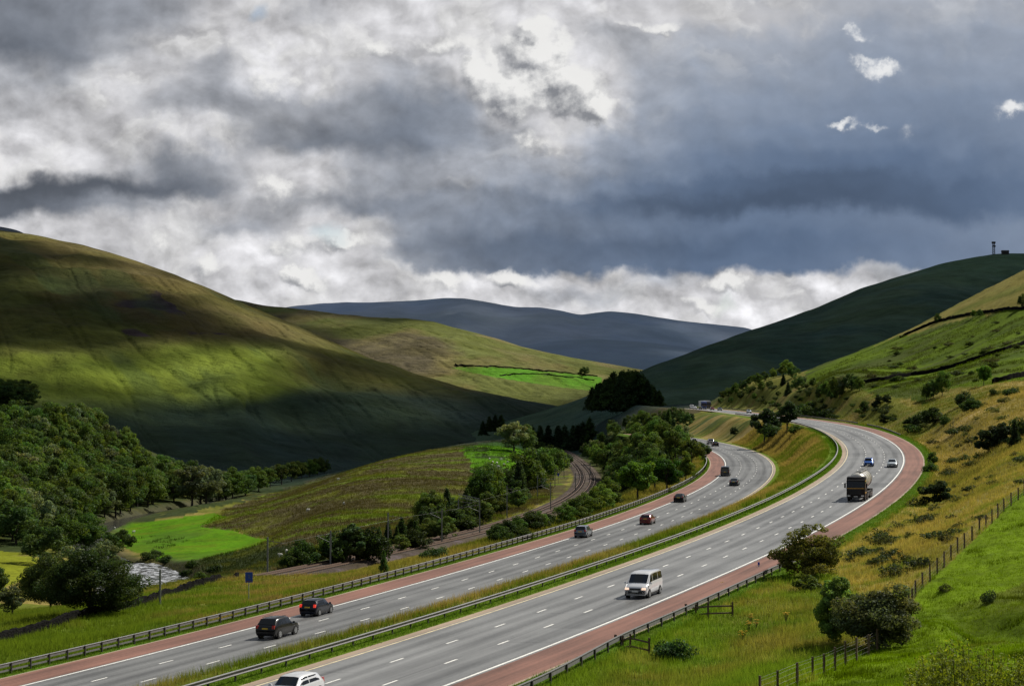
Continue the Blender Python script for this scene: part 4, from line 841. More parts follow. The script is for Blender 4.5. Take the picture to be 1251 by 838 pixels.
on_road(make_hatch("hatchback_car", "white car left of the distant blue lorry at the crest of the road", "car", P_white), UC, 850, 499.6, False)
on_road(make_van("panel_van", "white panel van leftmost on the crest of the distant road", "van", P_white, panel=True), UC, 845, 499.4, False)
# ---- lorries
P_cab = simple("dark_brown_cab_paint", (.012, .009, .008), .5, 0, .05, spec=.25); M_tank = simple("cream_tank_skin", (.62, .59, .52), .35, .25, .5, var=.08); M_chassis = simple("grimy_chassis", (.03, .028, .026), .8); M_gold = simple("gold_coach_line", (.55, .30, .05), .5)
P_lblue = paint_mat("blue_lorry_paint", (.03, .08, .30), .1, .35); M_box = simple("white_box_body", (.68, .69, .70), .5, var=.06)
def truck_wheels(root, xs, W, r=.5):
    for wx in xs:
        for sgn in (1, -1):
            ty = MB().cyl((wx, sgn * (W / 2 - .17), r), r, .32, 'y', 22).build('wheel', M_tyre, root, sharp=40); MB().cyl((wx, sgn * (W / 2 + .0), r), r * .55, .05, 'y', 16).build('rim', M_rim, ty, sharp=40)
def truck_cab(root, x, paint, W=2.48, H=3.55, deflector=True, lit=False):
    """x = front face"""
    prof = [(x - 2.25, .55), (x - .12, .55), (x, .75), (x - .02, 1.75), (x - .2, 2.72), (x - .34, H - .35), (x - .62, H), (x - 1.5, H + .1), (x - 2.2, H + .05)]
    b = MB(); n = len(prof); V = []
    for y, k in ((-W / 2, 0), (-W / 2 * .93, 1), (W / 2 * .93, 1), (W / 2, 0)):
        cx_, cz_ = x - 1.15, 2.0
        for px_, pz_ in prof: V.append((px_ if k else cx_ + (px_ - cx_) * .965, y, pz_ if k else cz_ + (pz_ - cz_) * .972))
    Fs = [(j * n + k, j * n + (k + 1) % n, (j + 1) * n + (k + 1) % n, (j + 1) * n + k) for j in range(3) for k in range(n)] + [tuple(range(n)), tuple(range(3 * n, 4 * n))[::-1]]
    cab = b.add(V, Fs).build('cab', paint, root, sharp=35)
    P = [(x + .01, -W * .46, 1.86), (x + .01, W * .46, 1.86), (x - .165, W * .45, 2.72), (x - .165, -W * .45, 2.72)]; MB().add(P, [(0, 1, 2, 3)]).build('windscreen', M_glass, cab)
    MB().box((x - .2, 0, 2.86), (.42, W * .9, .14)).build('sun_visor', M_black, cab)
    g_ = MB()
    for k in range(5): g_.box((x + .01, 0, 1.0 + k * .16), (.05, W * .62, .09))
    g_.build('grille', M_black, cab); MB().box((x + .02, 0, 1.78), (.03, W * .94, .09)).box((x - .34, 0, H - .36), (.03, W * .8, .06)).build('coach_line', M_gold, cab); MB().box((x + .0, 0, .68), (.14, W * .96, .3)).build('bumper', paint, cab, bevel=.03)
    MB().box((x + .08, 0, .68), (.02, .52, .11)).build('number_plate', M_plateW, cab)
    for sgn in (1, -1):
        MB().box((x + .045, sgn * W * .37, .78), (.08, .38, .16)).build('headlight', M_headon if lit else M_head, cab)
        MB().box((x - .1, sgn * (W / 2 + .2), 2.15), (.12, .22, .6)).tube([(x - .2, sgn * W / 2, 2.5), (x - .12, sgn * (W / 2 + .2), 2.45)], .03).build('mirror', M_black, cab)
        P = [(x - .5, sgn * (W / 2 + .012), 1.75), (x - 1.35, sgn * (W / 2 + .012), 1.75), (x - 1.35, sgn * (W / 2 + .012), 2.6), (x - .55, sgn * (W / 2 + .012), 2.6)]; MB().add(P, [(0, 1, 2, 3)]).build('side_window', M_glass, cab)
        MB().box((x - 1.1, sgn * (W / 2 + .02), 1.15), (1.6, .03, .14)).box((x - 1.1, sgn * (W / 2 + .02), 2.75), (1.6, .03, .08)).build('coach_line', M_gold, cab)
    if deflector:
        P = [(x - .75, -W * .44, H + .05), (x - .75, W * .44, H + .05), (x - 1.9, W * .46, H + .5), (x - 1.9, -W * .46, H + .5), (x - 2.15, W * .46, H), (x - 2.15, -W * .46, H)]
        MB().add(P, [(0, 1, 2, 3), (3, 2, 4, 5), (0, 3, 5), (1, 4, 2), (0, 5, 4, 1)]).build('wind_deflector', paint, cab)
    return cab
def make_tanker():
    root = empty("tanker_lorry"); tag(root, "dark cabbed lorry with a cream bulk tank trailer in the near carriageway bend", "lorry")
    truck_cab(root, 6.2, P_cab, H=3.25, deflector=False); truck_wheels(root, (4.9, 1.9, -2.6, -3.9, -5.2), 2.45)
    MB().box((-.6, 0, 1.0), (11.6, .9, .26)).box((3.2, 0, .8), (4.2, 2.2, .3)).box((-.2, 1.05, .75), (2.6, .3, .6)).box((-.2, -1.05, .75), (2.6, .3, .6)).box((-6.1, 0, .85), (.15, 2.4, .5)).build('chassis', M_chassis, root)
    t = MB(); rings = [(-6.3, .25), (-6.15, .85), (-5.8, 1.12), (-4.5, 1.2), (-1, 1.22), (2.4, 1.2), (3.2, 1.1), (3.55, .8), (3.7, .25)]; n = 24; V = []; Fs = []
    for x, r in rings:
        for k in range(n): a = 2 * math.pi * k / n; V.append((x, r * math.cos(a), 2.55 + r * math.sin(a)))
    for i in range(len(rings) - 1):
        for k in range(n): Fs.append((i * n + k, i * n + (k + 1) % n, (i + 1) * n + (k + 1) % n, (i + 1) * n + k))
    Fs += [tuple(range(n)), tuple(range((len(rings) - 1) * n, len(rings) * n))[::-1]]
    tank = t.add(V, Fs).build('tank', M_tank, root, sharp=40)
    h_ = MB()
    for x in (-4.4, -1.8, .8): h_.cyl((x, 0, 1.35), .28, 1.1, 'z', 14, r2=.95)
    h_.build('hopper_outlet', M_tank, tank)
    for x in (-4.6, -2.6, -.6, 1.6): MB().cyl((x, 0, 3.82), .30, .2, 'z', 16).build('hatch', M_steel, tank)
    w_ = MB().box((-1.4, .35, 3.84), (8.4, .28, .05)); 
    for x in np.linspace(-5.4, 2.6, 6): w_.tube([(x, .62, 3.7), (x, .62, 4.35)], .02)
    w_.tube([(-5.4, .62, 4.35), (2.6, .62, 4.35)], .02); w_.build('walkway', M_steel, tank)
    r_ = MB(); 
    for x in (-4.9, -2.8, -.2, 2.2): r_.cyl((x, 0, 2.55), 1.245, .09, 'x', 26)
    tag(r_.build('tank_trim', M_steel, tank), kind='stuff')
    return root
on_road(make_tanker(), UC, 1051, 609, False)
def make_lorry(label, cabp, boxm, W=2.5):
    root = empty("box_lorry"); tag(root, label, "lorry"); truck_cab(root, 5.9, cabp, deflector=False); truck_wheels(root, (4.6, 1.6, -3.4, -4.7), 2.45)
    MB().box((-.5, 0, 1.0), (11, 1.0, .3)).build('chassis', M_chassis, root); MB().box((-1.3, 0, 2.65), (9.6, W, 2.75)).build('box_body', boxm, root, bevel=.05); return root
on_road(make_lorry("distant lorry with blue cab front and pale roof on the crest of the road", P_lblue, M_box), UC, 858.5, 499.9, False)
on_road(make_lorry("distant white box lorry right beside the blue one on the crest", P_dgrey, M_box), UC, 868.5, 500.2, False, ds=22)
# ------------------------------------------------------------------ safety barriers
def wbeam(d=.04):          # open-box / corrugated beam profile (o outward, z)
    return [(d, .0), (d + .05, .05), (d, .11), (d, .20), (d + .05, .26), (d, .31), (d - .035, .31), (d - .035, 0)]
def barrier(name, label, pathfn, s0, s1, post_step, beams, h_post, face=1, group=None, mat_top=None, post_mat=None, pw=.11, nmax=100):
    """pathfn(s)->(pos, left-normal); beams = list of (z_bottom, material, thickness)"""
    S = np.arange(s0, s1, 3.0); path = [pathfn(s_) for s_ in S]; root = empty(name, path[0][0]); tag(root, label, "barrier", group); inv = Vector(path[0][0])
    loc = lambda p: (p[0] - inv.x, p[1] - inv.y, p[2] - inv.z)
    for zb, mt, th_ in beams:
        prof = [(o * face, z * th_ / .31 + zb) for o, z in wbeam()]; MB().sweep([(loc(p), n_) for p, n_ in path], prof).build('rail', mt, root)
        if th_ > .25: MB().sweep([(loc(p), n_) for p, n_ in path], [(.115 * face, zb + th_ + .004), (-.03 * face, zb + th_ + .004), (-.03 * face, zb + th_ - .03), (.115 * face, zb + th_ - .03)]).build('rail_cap', mat_top or mt, root)
    ps = np.arange(s0 + .6, s1 - .2, post_step); rest = MB()
    for i, s_ in enumerate(ps):
        p, n_ = pathfn(s_); q = loc(p); rz = math.atan2(n_[1], n_[0])
        c = (q[0] - n_[0] * .055 * face, q[1] - n_[1] * .055 * face, q[2] + h_post / 2 - .06)
        if i < nmax: MB().box(c, (.09, pw, h_post + .12), rz).build('post', post_mat or M_post, root)
        else: rest.box(c, (.09, pw, h_post + .12), rz)
    if rest.v: tag(rest.build('post', post_mat or M_post, root), kind="stuff")
    return root
def rpath(R, ofn, dzfn=lambda s_: 0.):
    def f_(s_):
        th = R.head(s_); return tuple(R.pt(s_, ofn(s_), dzfn(s_))), (-math.cos(th), math.sin(th))
    return f_
barrier("safety_barrier", "long double railed barrier on dark posts beside the far carriageway's red shoulder", rpath(LC, lambda s_: HW + 4.45), -62, 470, 2.4, [(.56, M_railface, .255), (.22, M_railface, .13)], .82, face=1, mat_top=M_steel)
barrier("safety_barrier", "single railed barrier with short posts running along the central reserve", rpath(UC, lambda s_: HW + 2.0, lambda s_: .02), -62, 620, 3.2, [(.36, M_railface, .30)], .62, face=-1, mat_top=M_steel, pw=.1)
barrier("safety_barrier", "distant dark barrier backing the bend of the near carriageway under the hillside", rpath(UC, lambda s_: -HW - 5.0), 452, 866, 3.2, [(.34, M_railface, .34)], .66, face=1, mat_top=M_railface)
def ipath(px_list, dz=0., step=1.0, smooth=6, plane=None):
    P = resample([ground_at(*p) for p in px_list] if plane is None else plane, step, smooth); P[:, 2] = hz(P[:, 0], P[:, 1]) + dz
    for _ in range(6): P[1:-1, 2] = .25 * P[:-2, 2] + .5 * P[1:-1, 2] + .25 * P[2:, 2]
    d = np.gradient(P[:, :2], axis=0); d /= np.linalg.norm(d, axis=1)[:, None] + 1e-9; s_ = np.arange(len(P)) * step
    def f_(q):
        p = tuple(np.interp(q, s_, P[:, k]) for k in range(3)); t0, t1 = np.interp(q, s_, d[:, 0]), np.interp(q, s_, d[:, 1]); n_ = math.hypot(t0, t1); return p, (-t1 / n_, t0 / n_)
    return f_, s_[-1]
def road_edge_path(R, pts):   # pts (px,py) seen on the formation plane beside the road
    so = [R.find(*p) for p in pts]; return so
f_, L_ = ipath([(1059, 520.5), (1075, 524), (1088, 528.5), (1101, 534)]); barrier("safety_barrier", "short piece of grey barrier on the grass outside the bend of the near carriageway", f_, 0, L_, 3.2, [(.34, M_railface, .34)], .66, face=1)
f_, L_ = ipath([(1136, 564), (1131, 572), (1125, 582), (1120, 590), (1119, 592)]); barrier("safety_barrier", "short curved pale barrier below the small tree outside the red shoulder bend", f_, 0, L_, 3.2, [(.34, M_steel, .34)], .66, face=1, mat_top=M_steel)
# near barrier beside the red shoulder, bottom right
def near_off(s_): return -HW - 4.55 - 1.3 * sstep(4., -22., s_) - .9 * sstep(44, 66, s_)
barrier("safety_barrier", "dark barrier along the nearest red shoulder where the timber fence starts", rpath(UC, near_off, lambda s_: .02), -30, 72, 3.2, [(.36, M_railface, .31)], .66, face=1, mat_top=M_railface)
# ------------------------------------------------------------------ timber post and rail fences near the barrier
def rail_fence(label, pts, step, h=1.2, rails=(.42, .92), name="timber_fence", post=.13):
    P = resample([ground_at(*p) for p in pts], .5, 1); L_ = (len(P) - 1) * .5; n = max(1, round(L_ / step)); root = empty(name, tuple(P[0])); tag(root, label, "fence"); o = P[0]
    idx = [min(len(P) - 1, int(round(k * (len(P) - 1) / n))) for k in range(n + 1)]; Q = [(P[i][0] - o[0], P[i][1] - o[1], float(hz(P[i][0], P[i][1])) - o[2]) for i in idx]
    for k, q in enumerate(Q):
        big = post * (1.35 if k in (0,) else 1.); MB().box((q[0], q[1], q[2] + h / 2 - .2), (big, big, h + .4)).build('post', M_wood, root, bevel=.01)
    for z in rails: MB().tube([(q[0], q[1], q[2] + z) for q in Q], .062, 5).build('fence_rail', M_wood, root)
    return root
rail_fence("short timber rail fence reaching right from the road barrier", [(838, 757), (868, 757.5), (899, 755)], 2.6)
rail_fence("short timber rail fence running forward from the barrier near the bottom", [(752, 797), (776, 801), (800, 803)], 2.6)
rail_fence("timber rail fence just behind the road barrier joining two short fences", [(753, 796), (775, 786), (800, 774), (822, 763), (838, 757)], 2.3, h=1.02, rails=(.35, .78))
# ------------------------------------------------------------------ stock fence round the pasture
def stock_fence(label, pts, step, cat="fence"):
    P = resample([ground_at(*p) for p in pts], .5, 3); root = empty("wire_fence", tuple(P[0])); tag(root, label, cat); o = P[0]; k = int(step / .5)
    Q = [(P[i][0] - o[0], P[i][1] - o[1], float(hz(P[i][0], P[i][1])) - o[2]) for i in range(0, len(P), k)]
    for q in Q[:100]:
        hh = 1.3 + random.uniform(-.12, .12); MB().box((q[0], q[1], q[2] + hh / 2 - .2), (.10, .10, hh + .4), random.uniform(0, 1)).build('post', M_wood, root)
    w = MB()
    for z in (.25, .5, .75, 1.0, 1.15): w.tube([(q[0], q[1], q[2] + z) for q in Q], .004, 4, cap=False)
    w.build('wire', M_wire, root); return root
stock_fence("wire fence on timber posts between the tan bank and the green pasture", [(1285, 577), (1251, 606), (1225, 626), (1200, 648), (1175, 672), (1150, 697), (1119, 727), (1104, 752)], 3.0)
stock_fence("wire fence on timber posts along the bottom below the paired bushes", [(1100, 770), (1062, 800), (1040, 810), (1015, 822), (985, 834), (950, 848), (915, 862)], 2.6)
# ------------------------------------------------------------------ signs and markers
M_sblue = simple("blue_sign_face", (.018, .06, .42), .5, var=.06); M_pale = simple("pale_sign_mark", (.12, .13, .26), .5); M_sred = simple("dull_red_sign_mark", (.20, .05, .10), .5)
p = ground_at(304, 736, 150); root = empty("road_sign", tuple(p)); tag(root, "small square blue road sign on a thin post above the far barrier", "road sign")
yaw = math.atan2(-p[0], p[1]) * -1
h_ = 2.9; MB().tube([(0, .05, -.3), (0, .05, h_)], .05, 8).build('post', M_steel, root)
bd = MB().box((0, 0, h_ - .15), (.82, .04, 1.1)).build('sign_board', M_sblue, root)
MB().box((0, -.024, h_ - .08), (.09, .006, .42)).box((-.1, -.024, h_ + .11), (.16, .006, .06)).box((.13, -.024, h_ - .26), (.14, .006, .06)).build('sign_mark', M_pale, bd)
MB().box((0, -.024, h_ - .56), (.6, .006, .07)).build('sign_mark', M_sred, bd); root.rotation_euler[2] = .35
def marker(px, py, label):
    p = ground_at(px, py); r_ = empty("marker_post", tuple(p)); tag(r_, label, "marker post"); MB().box((0, 0, .45), (.14, .09, .95), .3).build('post', M_box, r_); MB().box((0, 0, 1.02), (.16, .10, .26), .3).build('reflector', M_sblue, r_)
marker(927, 702, "small blue topped marker post on the red shoulder by the wide hawthorn")
p = ground_at(831, 577, 300); r_ = empty("marker_sign", tuple(p)); tag(r_, "small back of a sign on a pole in the trees inside the far barrier", "sign"); MB().tube([(0, 0, -.3), (0, 0, 3.2)], .06, 6).build('post', M_steel, r_); MB().box((0, 0, 3.0), (.75, .06, 1.1), .5).build('sign_board', M_railface, r_)
# ------------------------------------------------------------------ railway: ballast, sleepers, running rails, overhead line masts
M_ballast = attr_mat("ballast", .4, 2.5, .2, bump=.8, bscale=5, bdist=.1); M_rust = simple("rusty_running_rail", (.235, .16, .12), .5, .3); M_sleeper = simple("weathered_sleeper", (.085, .066, .055), .9, var=.25, vscale=4)
RP = RAIL[RAIL[:, 1] < 1700]; tg = np.gradient(RP[:, :2], axis=0); tg /= np.linalg.norm(tg, axis=1)[:, None]; nr = np.stack([-tg[:, 1], tg[:, 0]], 1)
offs = [(-5.6, -.75), (-4.6, -.05), (-3, .02), (0, .02), (3, .02), (4.6, -.05), (5.6, -.75)]
V = np.concatenate([(RP + np.c_[nr * o, np.full(len(RP), d - .05)])[:, None] for o, d in offs], 1); nn = fbm(V[..., 0] / 3, V[..., 1] / 3, 3, 5)
tag(mesh_np("railway_bed", V.reshape(-1, 3), grid_faces(len(RP), 7), M_ballast, lerp(C(.105, .084, .068), C(.070, .056, .046), sstep(-.4, .4, nn)).reshape(-1, 3)), kind="structure")
for k, oc in enumerate((-2.0, 2.0)):
    nm_ = ["nearer of the two rusty railway tracks curving up the valley", "farther of the two rusty railway tracks curving up the valley"][k]; root = empty("railway_track", tuple(RP[0])); tag(root, nm_, "railway track"); o0 = RP[0]
    for dd in (-.72, .72):
        path = [((p[0] - o0[0], p[1] - o0[1], p[2] - o0[2]), n_) for p, n_ in zip(RP, nr)]; MB().sweep(path, [(oc + dd - .08, .02), (oc + dd + .08, .02), (oc + dd + .07, .24), (oc + dd - .07, .24)]).build('rail', M_rust, root)
    sl = MB(); PP = resample(RP, .9); t2 = np.gradient(PP[:, :2], axis=0); t2 /= np.linalg.norm(t2, axis=1)[:, None]
    for p, t_ in zip(PP[:700], t2[:700]): sl.box((p[0] - t_[1] * oc - o0[0], p[1] + t_[0] * oc - o0[1], p[2] - o0[2] + .01), (.26, 2.5, .12), math.atan2(t_[1], t_[0]))
    tag(sl.build('sleeper', M_sleeper, root), kind="stuff")
M_mast = simple("galvanised_mast", (.20, .205, .20), .55, .4)
def near_rail(px, py):
    p = rail_pt(px, py); d = np.hypot(RAIL[:, 0] - p[0], RAIL[:, 1] - p[1]); j = d.argmin(); return p, RAIL[j], (nr[min(j, len(nr) - 1)])
MASTS = [(326.8, 698.7, 652, "leftmost lineside mast, standing clear of the trees above the meadow"), (403.7, 689, 645, "lineside mast left of the bright round tree"), (474, 671.5, 622, "tall lineside mast beside the small trackside cabinet"), (539.8, 663, 617.5, "lineside mast right of the cabinet, in front of the hawthorn scrub"),
         (560, 644, 605.5, "lineside mast carrying the left end of the cross beam"), (586, 652, 610, "stout lineside mast carrying the right end of the cross beam"), (619.4, 630.7, 591, "lineside mast just right of the cross beam"), (656.6, 604, 578, "lineside mast in front of the dark firs by the yellow bank"),
         (672.7, 623.6, 586, "mast on the near side of the tracks where the curve starts"), (678, 592, 574, "small mast left of the curve beside the yellow bank"), (689, 581.6, 565, "farthest mast left of the curve"), (703, 599.6, 575.6, "mast standing between the tracks inside the curve"), (721, 584, 573, "mast on the outer side of the curve under the wood")]
mast_pos = []
for px, py, pt_, lab in MASTS:
    p, rr, n_ = near_rail(px, py); gz = float(hz(p[0], p[1])); Hh = max(6.5, (py - pt_) / F * p[1]); root = empty("overhead_line_mast", (p[0], p[1], min(p[2], gz) - .1)); tag(root, lab, "mast", None)
    sd = 1 if (rr[0] - p[0]) * n_[0] + (rr[1] - p[1]) * n_[1] > 0 else -1; ax = (n_[0] * sd, n_[1] * sd)
    MB().box((0, 0, Hh / 2), (.26, .2, Hh)).build('pole', M_mast, root)
    a = MB(); a.tube([(0, 0, Hh - .6), (ax[0] * 2.6, ax[1] * 2.6, Hh - .9)], .045, 5).tube([(0, 0, Hh - 2.1), (ax[0] * 2.6, ax[1] * 2.6, Hh - .95)], .045, 5); a.build('arm', M_mast, root)
    MB().cyl((ax[0] * 1.0, ax[1] * 1.0, Hh - .72), .09, .35, 'z', 8).build('insulator', M_rust, root); mast_pos.append((p[0] + ax[0] * 2.6, p[1] + ax[1] * 2.6, root.location[2] + Hh - 1.0, p[1]))
p0 = near_rail(560, 644)[0]; p1 = near_rail(586, 652)[0]
b = MB(); Hh = 7.6; d_ = p1 - p0
for z in (Hh, Hh - .7): b.tube([(0, 0, z), (d_[0], d_[1], d_[2] + z)], .06, 5)
for k in range(8): b.tube([(d_[0] * k / 8, d_[1] * k / 8, d_[2] * k / 8 + Hh), (d_[0] * (k + 1) / 8, d_[1] * (k + 1) / 8, d_[2] * (k + 1) / 8 + Hh - .7)], .035, 4)
o = b.build("cross_beam", M_mast); o.location = tuple(p0); tag(o, "lattice cross beam spanning the tracks between two masts", "gantry")
mp = sorted(mast_pos, key=lambda q: q[3]); b = MB(); b.tube([q[:3] for q in mp], .011, 4, cap=False); tag(b.build("overhead_wire", M_wire), "thin overhead wire strung along the railway masts", "wire")
p = ground_at(469, 673, 200); r_ = empty("trackside_cabinet", tuple(p)); tag(r_, "small grey trackside cabinet with pale lid left of the tall mast", "cabinet"); MB().box((0, 0, .9), (.9, .9, 1.8), .4).build('body', M_mast, r_, bevel=.03); MB().box((0, 0, 1.86), (1.05, 1.05, .12), .4).build('lid', M_box, r_)
p = rail_pt(682, 590); r_ = empty("railway_signal", tuple(p)); tag(r_, "small railway signal with a dark head on the yellow bank", "signal"); MB().tube([(0, 0, -.3), (0, 0, 2.8)], .07, 6).build('pole', M_mast, r_); MB().box((0, 0, 3.0), (.6, .3, 1.1)).build('signal_head', M_sblue, r_)
p = ground_at(195.4, 738, 180); b = MB(); r_ = empty("utility_pole", tuple(p)); tag(r_, "dark pole with a small arm in front of the shining river", "pole"); hh = (738 - 696) / F * p[1]; MB().box((0, 0, hh / 2), (.2, .2, hh)).build('pole', M_mast, r_); MB().tube([(0, 0, hh - 1.2), (-1.3, 0, hh - .9)], .05).build('arm', M_mast, r_)
# ------------------------------------------------------------------ dry stone walls
def stone_mat():
    m, g, b = new_mat("dry_stone"); pos = g.node('ShaderNodeNewGeometry').outputs['Position']; v = g.node('ShaderNodeTexVoronoi'); g.put(v.inputs['Vector'], g.vm('MULTIPLY', pos, (1, 1, 2.2))); v.inputs['Scale'].default_value = 2.2
    k = g.mr(g.sep(v.outputs['Color'])[0], 0, 1, .45, 1.3); g.put(b.inputs['Base Color'], g.mix(1., (.009, .0085, .008), g.comb(k, k, k), 'MULTIPLY')); b.inputs['Specular IOR Level'].default_value = .05; b.inputs['Roughness'].default_value = .95; b.inputs['Specular IOR Level'].default_value = .05
    bp = g.node('ShaderNodeBump'); bp.inputs['Distance'].default_value = .1; g.put(bp.inputs['Height'], v.outputs['Distance']); g.put(b.inputs['Normal'], bp.outputs[0]); return m
M_stone = stone_mat()
def wall(label, P, h, w, jit=.12):
    b = MB(); P = np.asarray(P); d = np.gradient(P[:, :2], axis=0); d /= np.linalg.norm(d, axis=1)[:, None] + 1e-9; n_ = np.stack([-d[:, 1], d[:, 0]], 1); V = []; Fs = []
    for i in range(len(P)):
        hh = h * (1 + random.uniform(-jit, jit) - (.45 if random.random() < .06 else 0)); e = random.uniform(-.08, .08)
        for o, z in ((-w / 2, -.5), (-w * .36, hh * .96), (0, hh * 1.03), (w * .36, hh * .96), (w / 2, -.5)): V.append((P[i, 0] + n_[i, 0] * (o + e), P[i, 1] + n_[i, 1] * (o + e), P[i, 2] + z))
    for i in range(len(P) - 1):
        for k in range(4): Fs.append((i * 5 + k, i * 5 + k + 1, (i + 1) * 5 + k + 1, (i + 1) * 5 + k))
    o = b.add(V, Fs).build("dry_stone_wall", M_stone); return tag(o, label, "wall")
def gwall(label, pts, h=1.3, w=.6, step=.7, ymin=60):
    P = resample([ground_at(*p, ymin) for p in pts], step, 3); P[:, 2] = hz(P[:, 0], P[:, 1]); wall(label, P, h, w)
gwall("dark dry stone wall running above the green verge on the left, down beside the round bush", [(-60, 800), (0, 785), (45, 772), (90, 758), (150, 746), (185, 736), (220, 724), (255, 714), (290, 706)], .95, .6, ymin=150)
gwall("broad dark wall slanting across the right hillside between green fields", [(1040, 472.5), (1080, 465), (1116, 458), (1151.6, 452), (1187, 441.5), (1223, 430), (1251, 421), (1330, 397)], 1.25, .8, 1.2, 500)
gwall("upper wall along the top of the right pasture under the tan crest", [(1099, 413.5), (1123, 402.5), (1147, 392.5), (1171, 387.6), (1209, 381.6), (1251, 378), (1330, 366)], 1.2, .7, 1.2, 500)
gwall("short dark wall right of the round tree on the right hillside", [(1213, 468.5), (1230, 464.5), (1251, 460), (1290, 450)], 1.5, .9, 1.0, 450)
def hwall(label, name, pts, h, w, step):
    P = resample([hill_at(name, *p) for p in pts], step, 1); a = HILLS[name]
    for p in P:
        q = hill_at(name, *[float(v) for v in project(p)]); p[:] = q
    wall(label, P, h, w)
hwall("upper thin dark wall along the bright distant fields", "hill#3", [(556, 448.5), (580, 448), (610, 450), (640, 452), (690, 456.5), (733, 461)], 1.9, 1.6, 8)
hwall("middle thin dark wall across the bright distant fields", "hill#3", [(610, 460), (635, 458), (660, 457.5), (690, 461), (728, 466)], 1.6, 1.4, 8)
# ------------------------------------------------------------------ radio mast on the dark summit
p = hill_at("hill#6", 1215, 311.5); r_ = empty("radio_mast", tuple(p)); tag(r_, "lattice radio mast on the dark hill summit at the right", "mast"); b = MB(); hh = 17.5
for sx in (-1, 1):
    for sy in (-1, 1): b.tube([(sx * 1.6, sy * 1.6, -2), (sx * 1.1, sy * 1.1, hh)], .22, 4)
for k in range(7):
    z0, z1 = k * hh / 7, (k + 1) * hh / 7
    for sx in (-1, 1): b.tube([(sx * 1.5, -1.4, z0), (-sx * 1.3, -1.3, z1)], .14, 4).tube([(sx * 1.5, 1.4, z0), (-sx * 1.3, 1.3, z1)], .14, 4)
b.build('tower', M_chassis, r_); MB().box((0, 0, hh - 1.2), (4.6, 3.0, 2.6)).box((.4, 0, hh - 6), (4.2, 2.4, 2.0)).build('aerial', M_chassis, r_)
p = hill_at("hill#6", 1228, 311); r_ = empty("mast_hut", tuple(p)); tag(r_, "low dark hut beside the radio mast on the summit", "hut"); MB().box((0, 0, 1.4), (9, 6, 4.4)).build('wall', M_chassis, r_)
V = [(-5, -3.4, 3.6), (5, -3.4, 3.6), (5, 3.4, 3.6), (-5, 3.4, 3.6), (-5, 0, 5.6), (5, 0, 5.6)]; MB().add(V, [(0, 1, 5, 4), (2, 3, 4, 5), (0, 4, 3), (1, 2, 5), (0, 3, 2, 1)]).build('roof', M_chassis, r_)
# ------------------------------------------------------------------ sheep
M_wool = simple("sheep_wool", (.62, .60, .54), .95, var=.15, vscale=6)
def sheep_mesh():
    bm = bmesh.new(); pts = [((-.42, 0, .62), .2), ((-.2, 0, .66), .27), ((.15, 0, .66), .27), ((.4, 0, .68), .2), ((.56, 0, .80), .13), ((.72, 0, .78), .09)]
    ids = []
    V = [bm.verts.new(p) for p, r in pts]; E = [bm.edges.new((V[i], V[i + 1])) for i in range(len(V) - 1)]; R_ = [r for p, r in pts]
    for vi, sx in ((1, -.28), (2, .28)):
        for sy in (-1, 1):
            a = bm.verts.new((sx, sy * .13, .4)); c = bm.verts.new((sx, sy * .13, .02)); bm.edges.new((V[vi], a)); bm.edges.new((a, c)); R_ += [.08, .045]
    bm.verts.ensure_lookup_table(); me = bpy.data.meshes.new("sheep"); bm.to_mesh(me); bm.free(); o = bpy.data.objects.new("sheep", me); link(o)
    md = o.modifiers.new("skin", 'SKIN'); ly = me.skin_vertices[0].data if me.skin_vertices else None
    if ly is None:
        bm = bmesh.new(); bm.from_mesh(me); bm.verts.layers.skin.verify(); bm.to_mesh(me); bm.free(); ly = me.skin_vertices[0].data
    for i, r in enumerate(R_): ly[i].radius = (r, r)
    ly[1].use_root = True; sb = o.modifiers.new("sub", 'SUBSURF'); sb.levels = 1; sb.render_levels = 1
    dg = bpy.context.evaluated_depsgraph_get(); dg.update(); m2 = bpy.data.meshes.new_from_object(o.evaluated_get(dg)); bpy.data.objects.remove(o); m2.materials.clear(); m2.materials.append(M_wool); m2.name = "sheep"; return m2
sm = sheep_mesh()
def sheep(px, py, rz, label, group=None, ymin=300):
    p = ground_at(px, py, ymin); o = bpy.data.objects.new("sheep", sm); link(o); o.location = p; o.rotation_euler = (0, 0, rz); o.scale = (1.15,) * 3; tag(o, label, "sheep", group)
sheep(163, 651.5, .5, "white sheep lying out in the open on the left of the bright meadow"); sheep(140, 647, 2, "white sheep near the river end of the meadow")
for k, (px, py) in enumerate([(612, 563), (607, 567), (616, 569), (609, 571.5), (602, 566), (620, 566), (600, 570), (598, 562)]): sheep(px, py, k * 1.1, "small white sheep grazing in the rushy green field below the lone round tree", "sheep in the rushy field", 500)
for k, (px, py) in enumerate([(413, 587), (350, 676), (343, 681), (420, 617), (376, 625)]): sheep(px, py, k * 1.7, "small pale sheep on the brown moor above the railway", "sheep on the brown moor", 380)
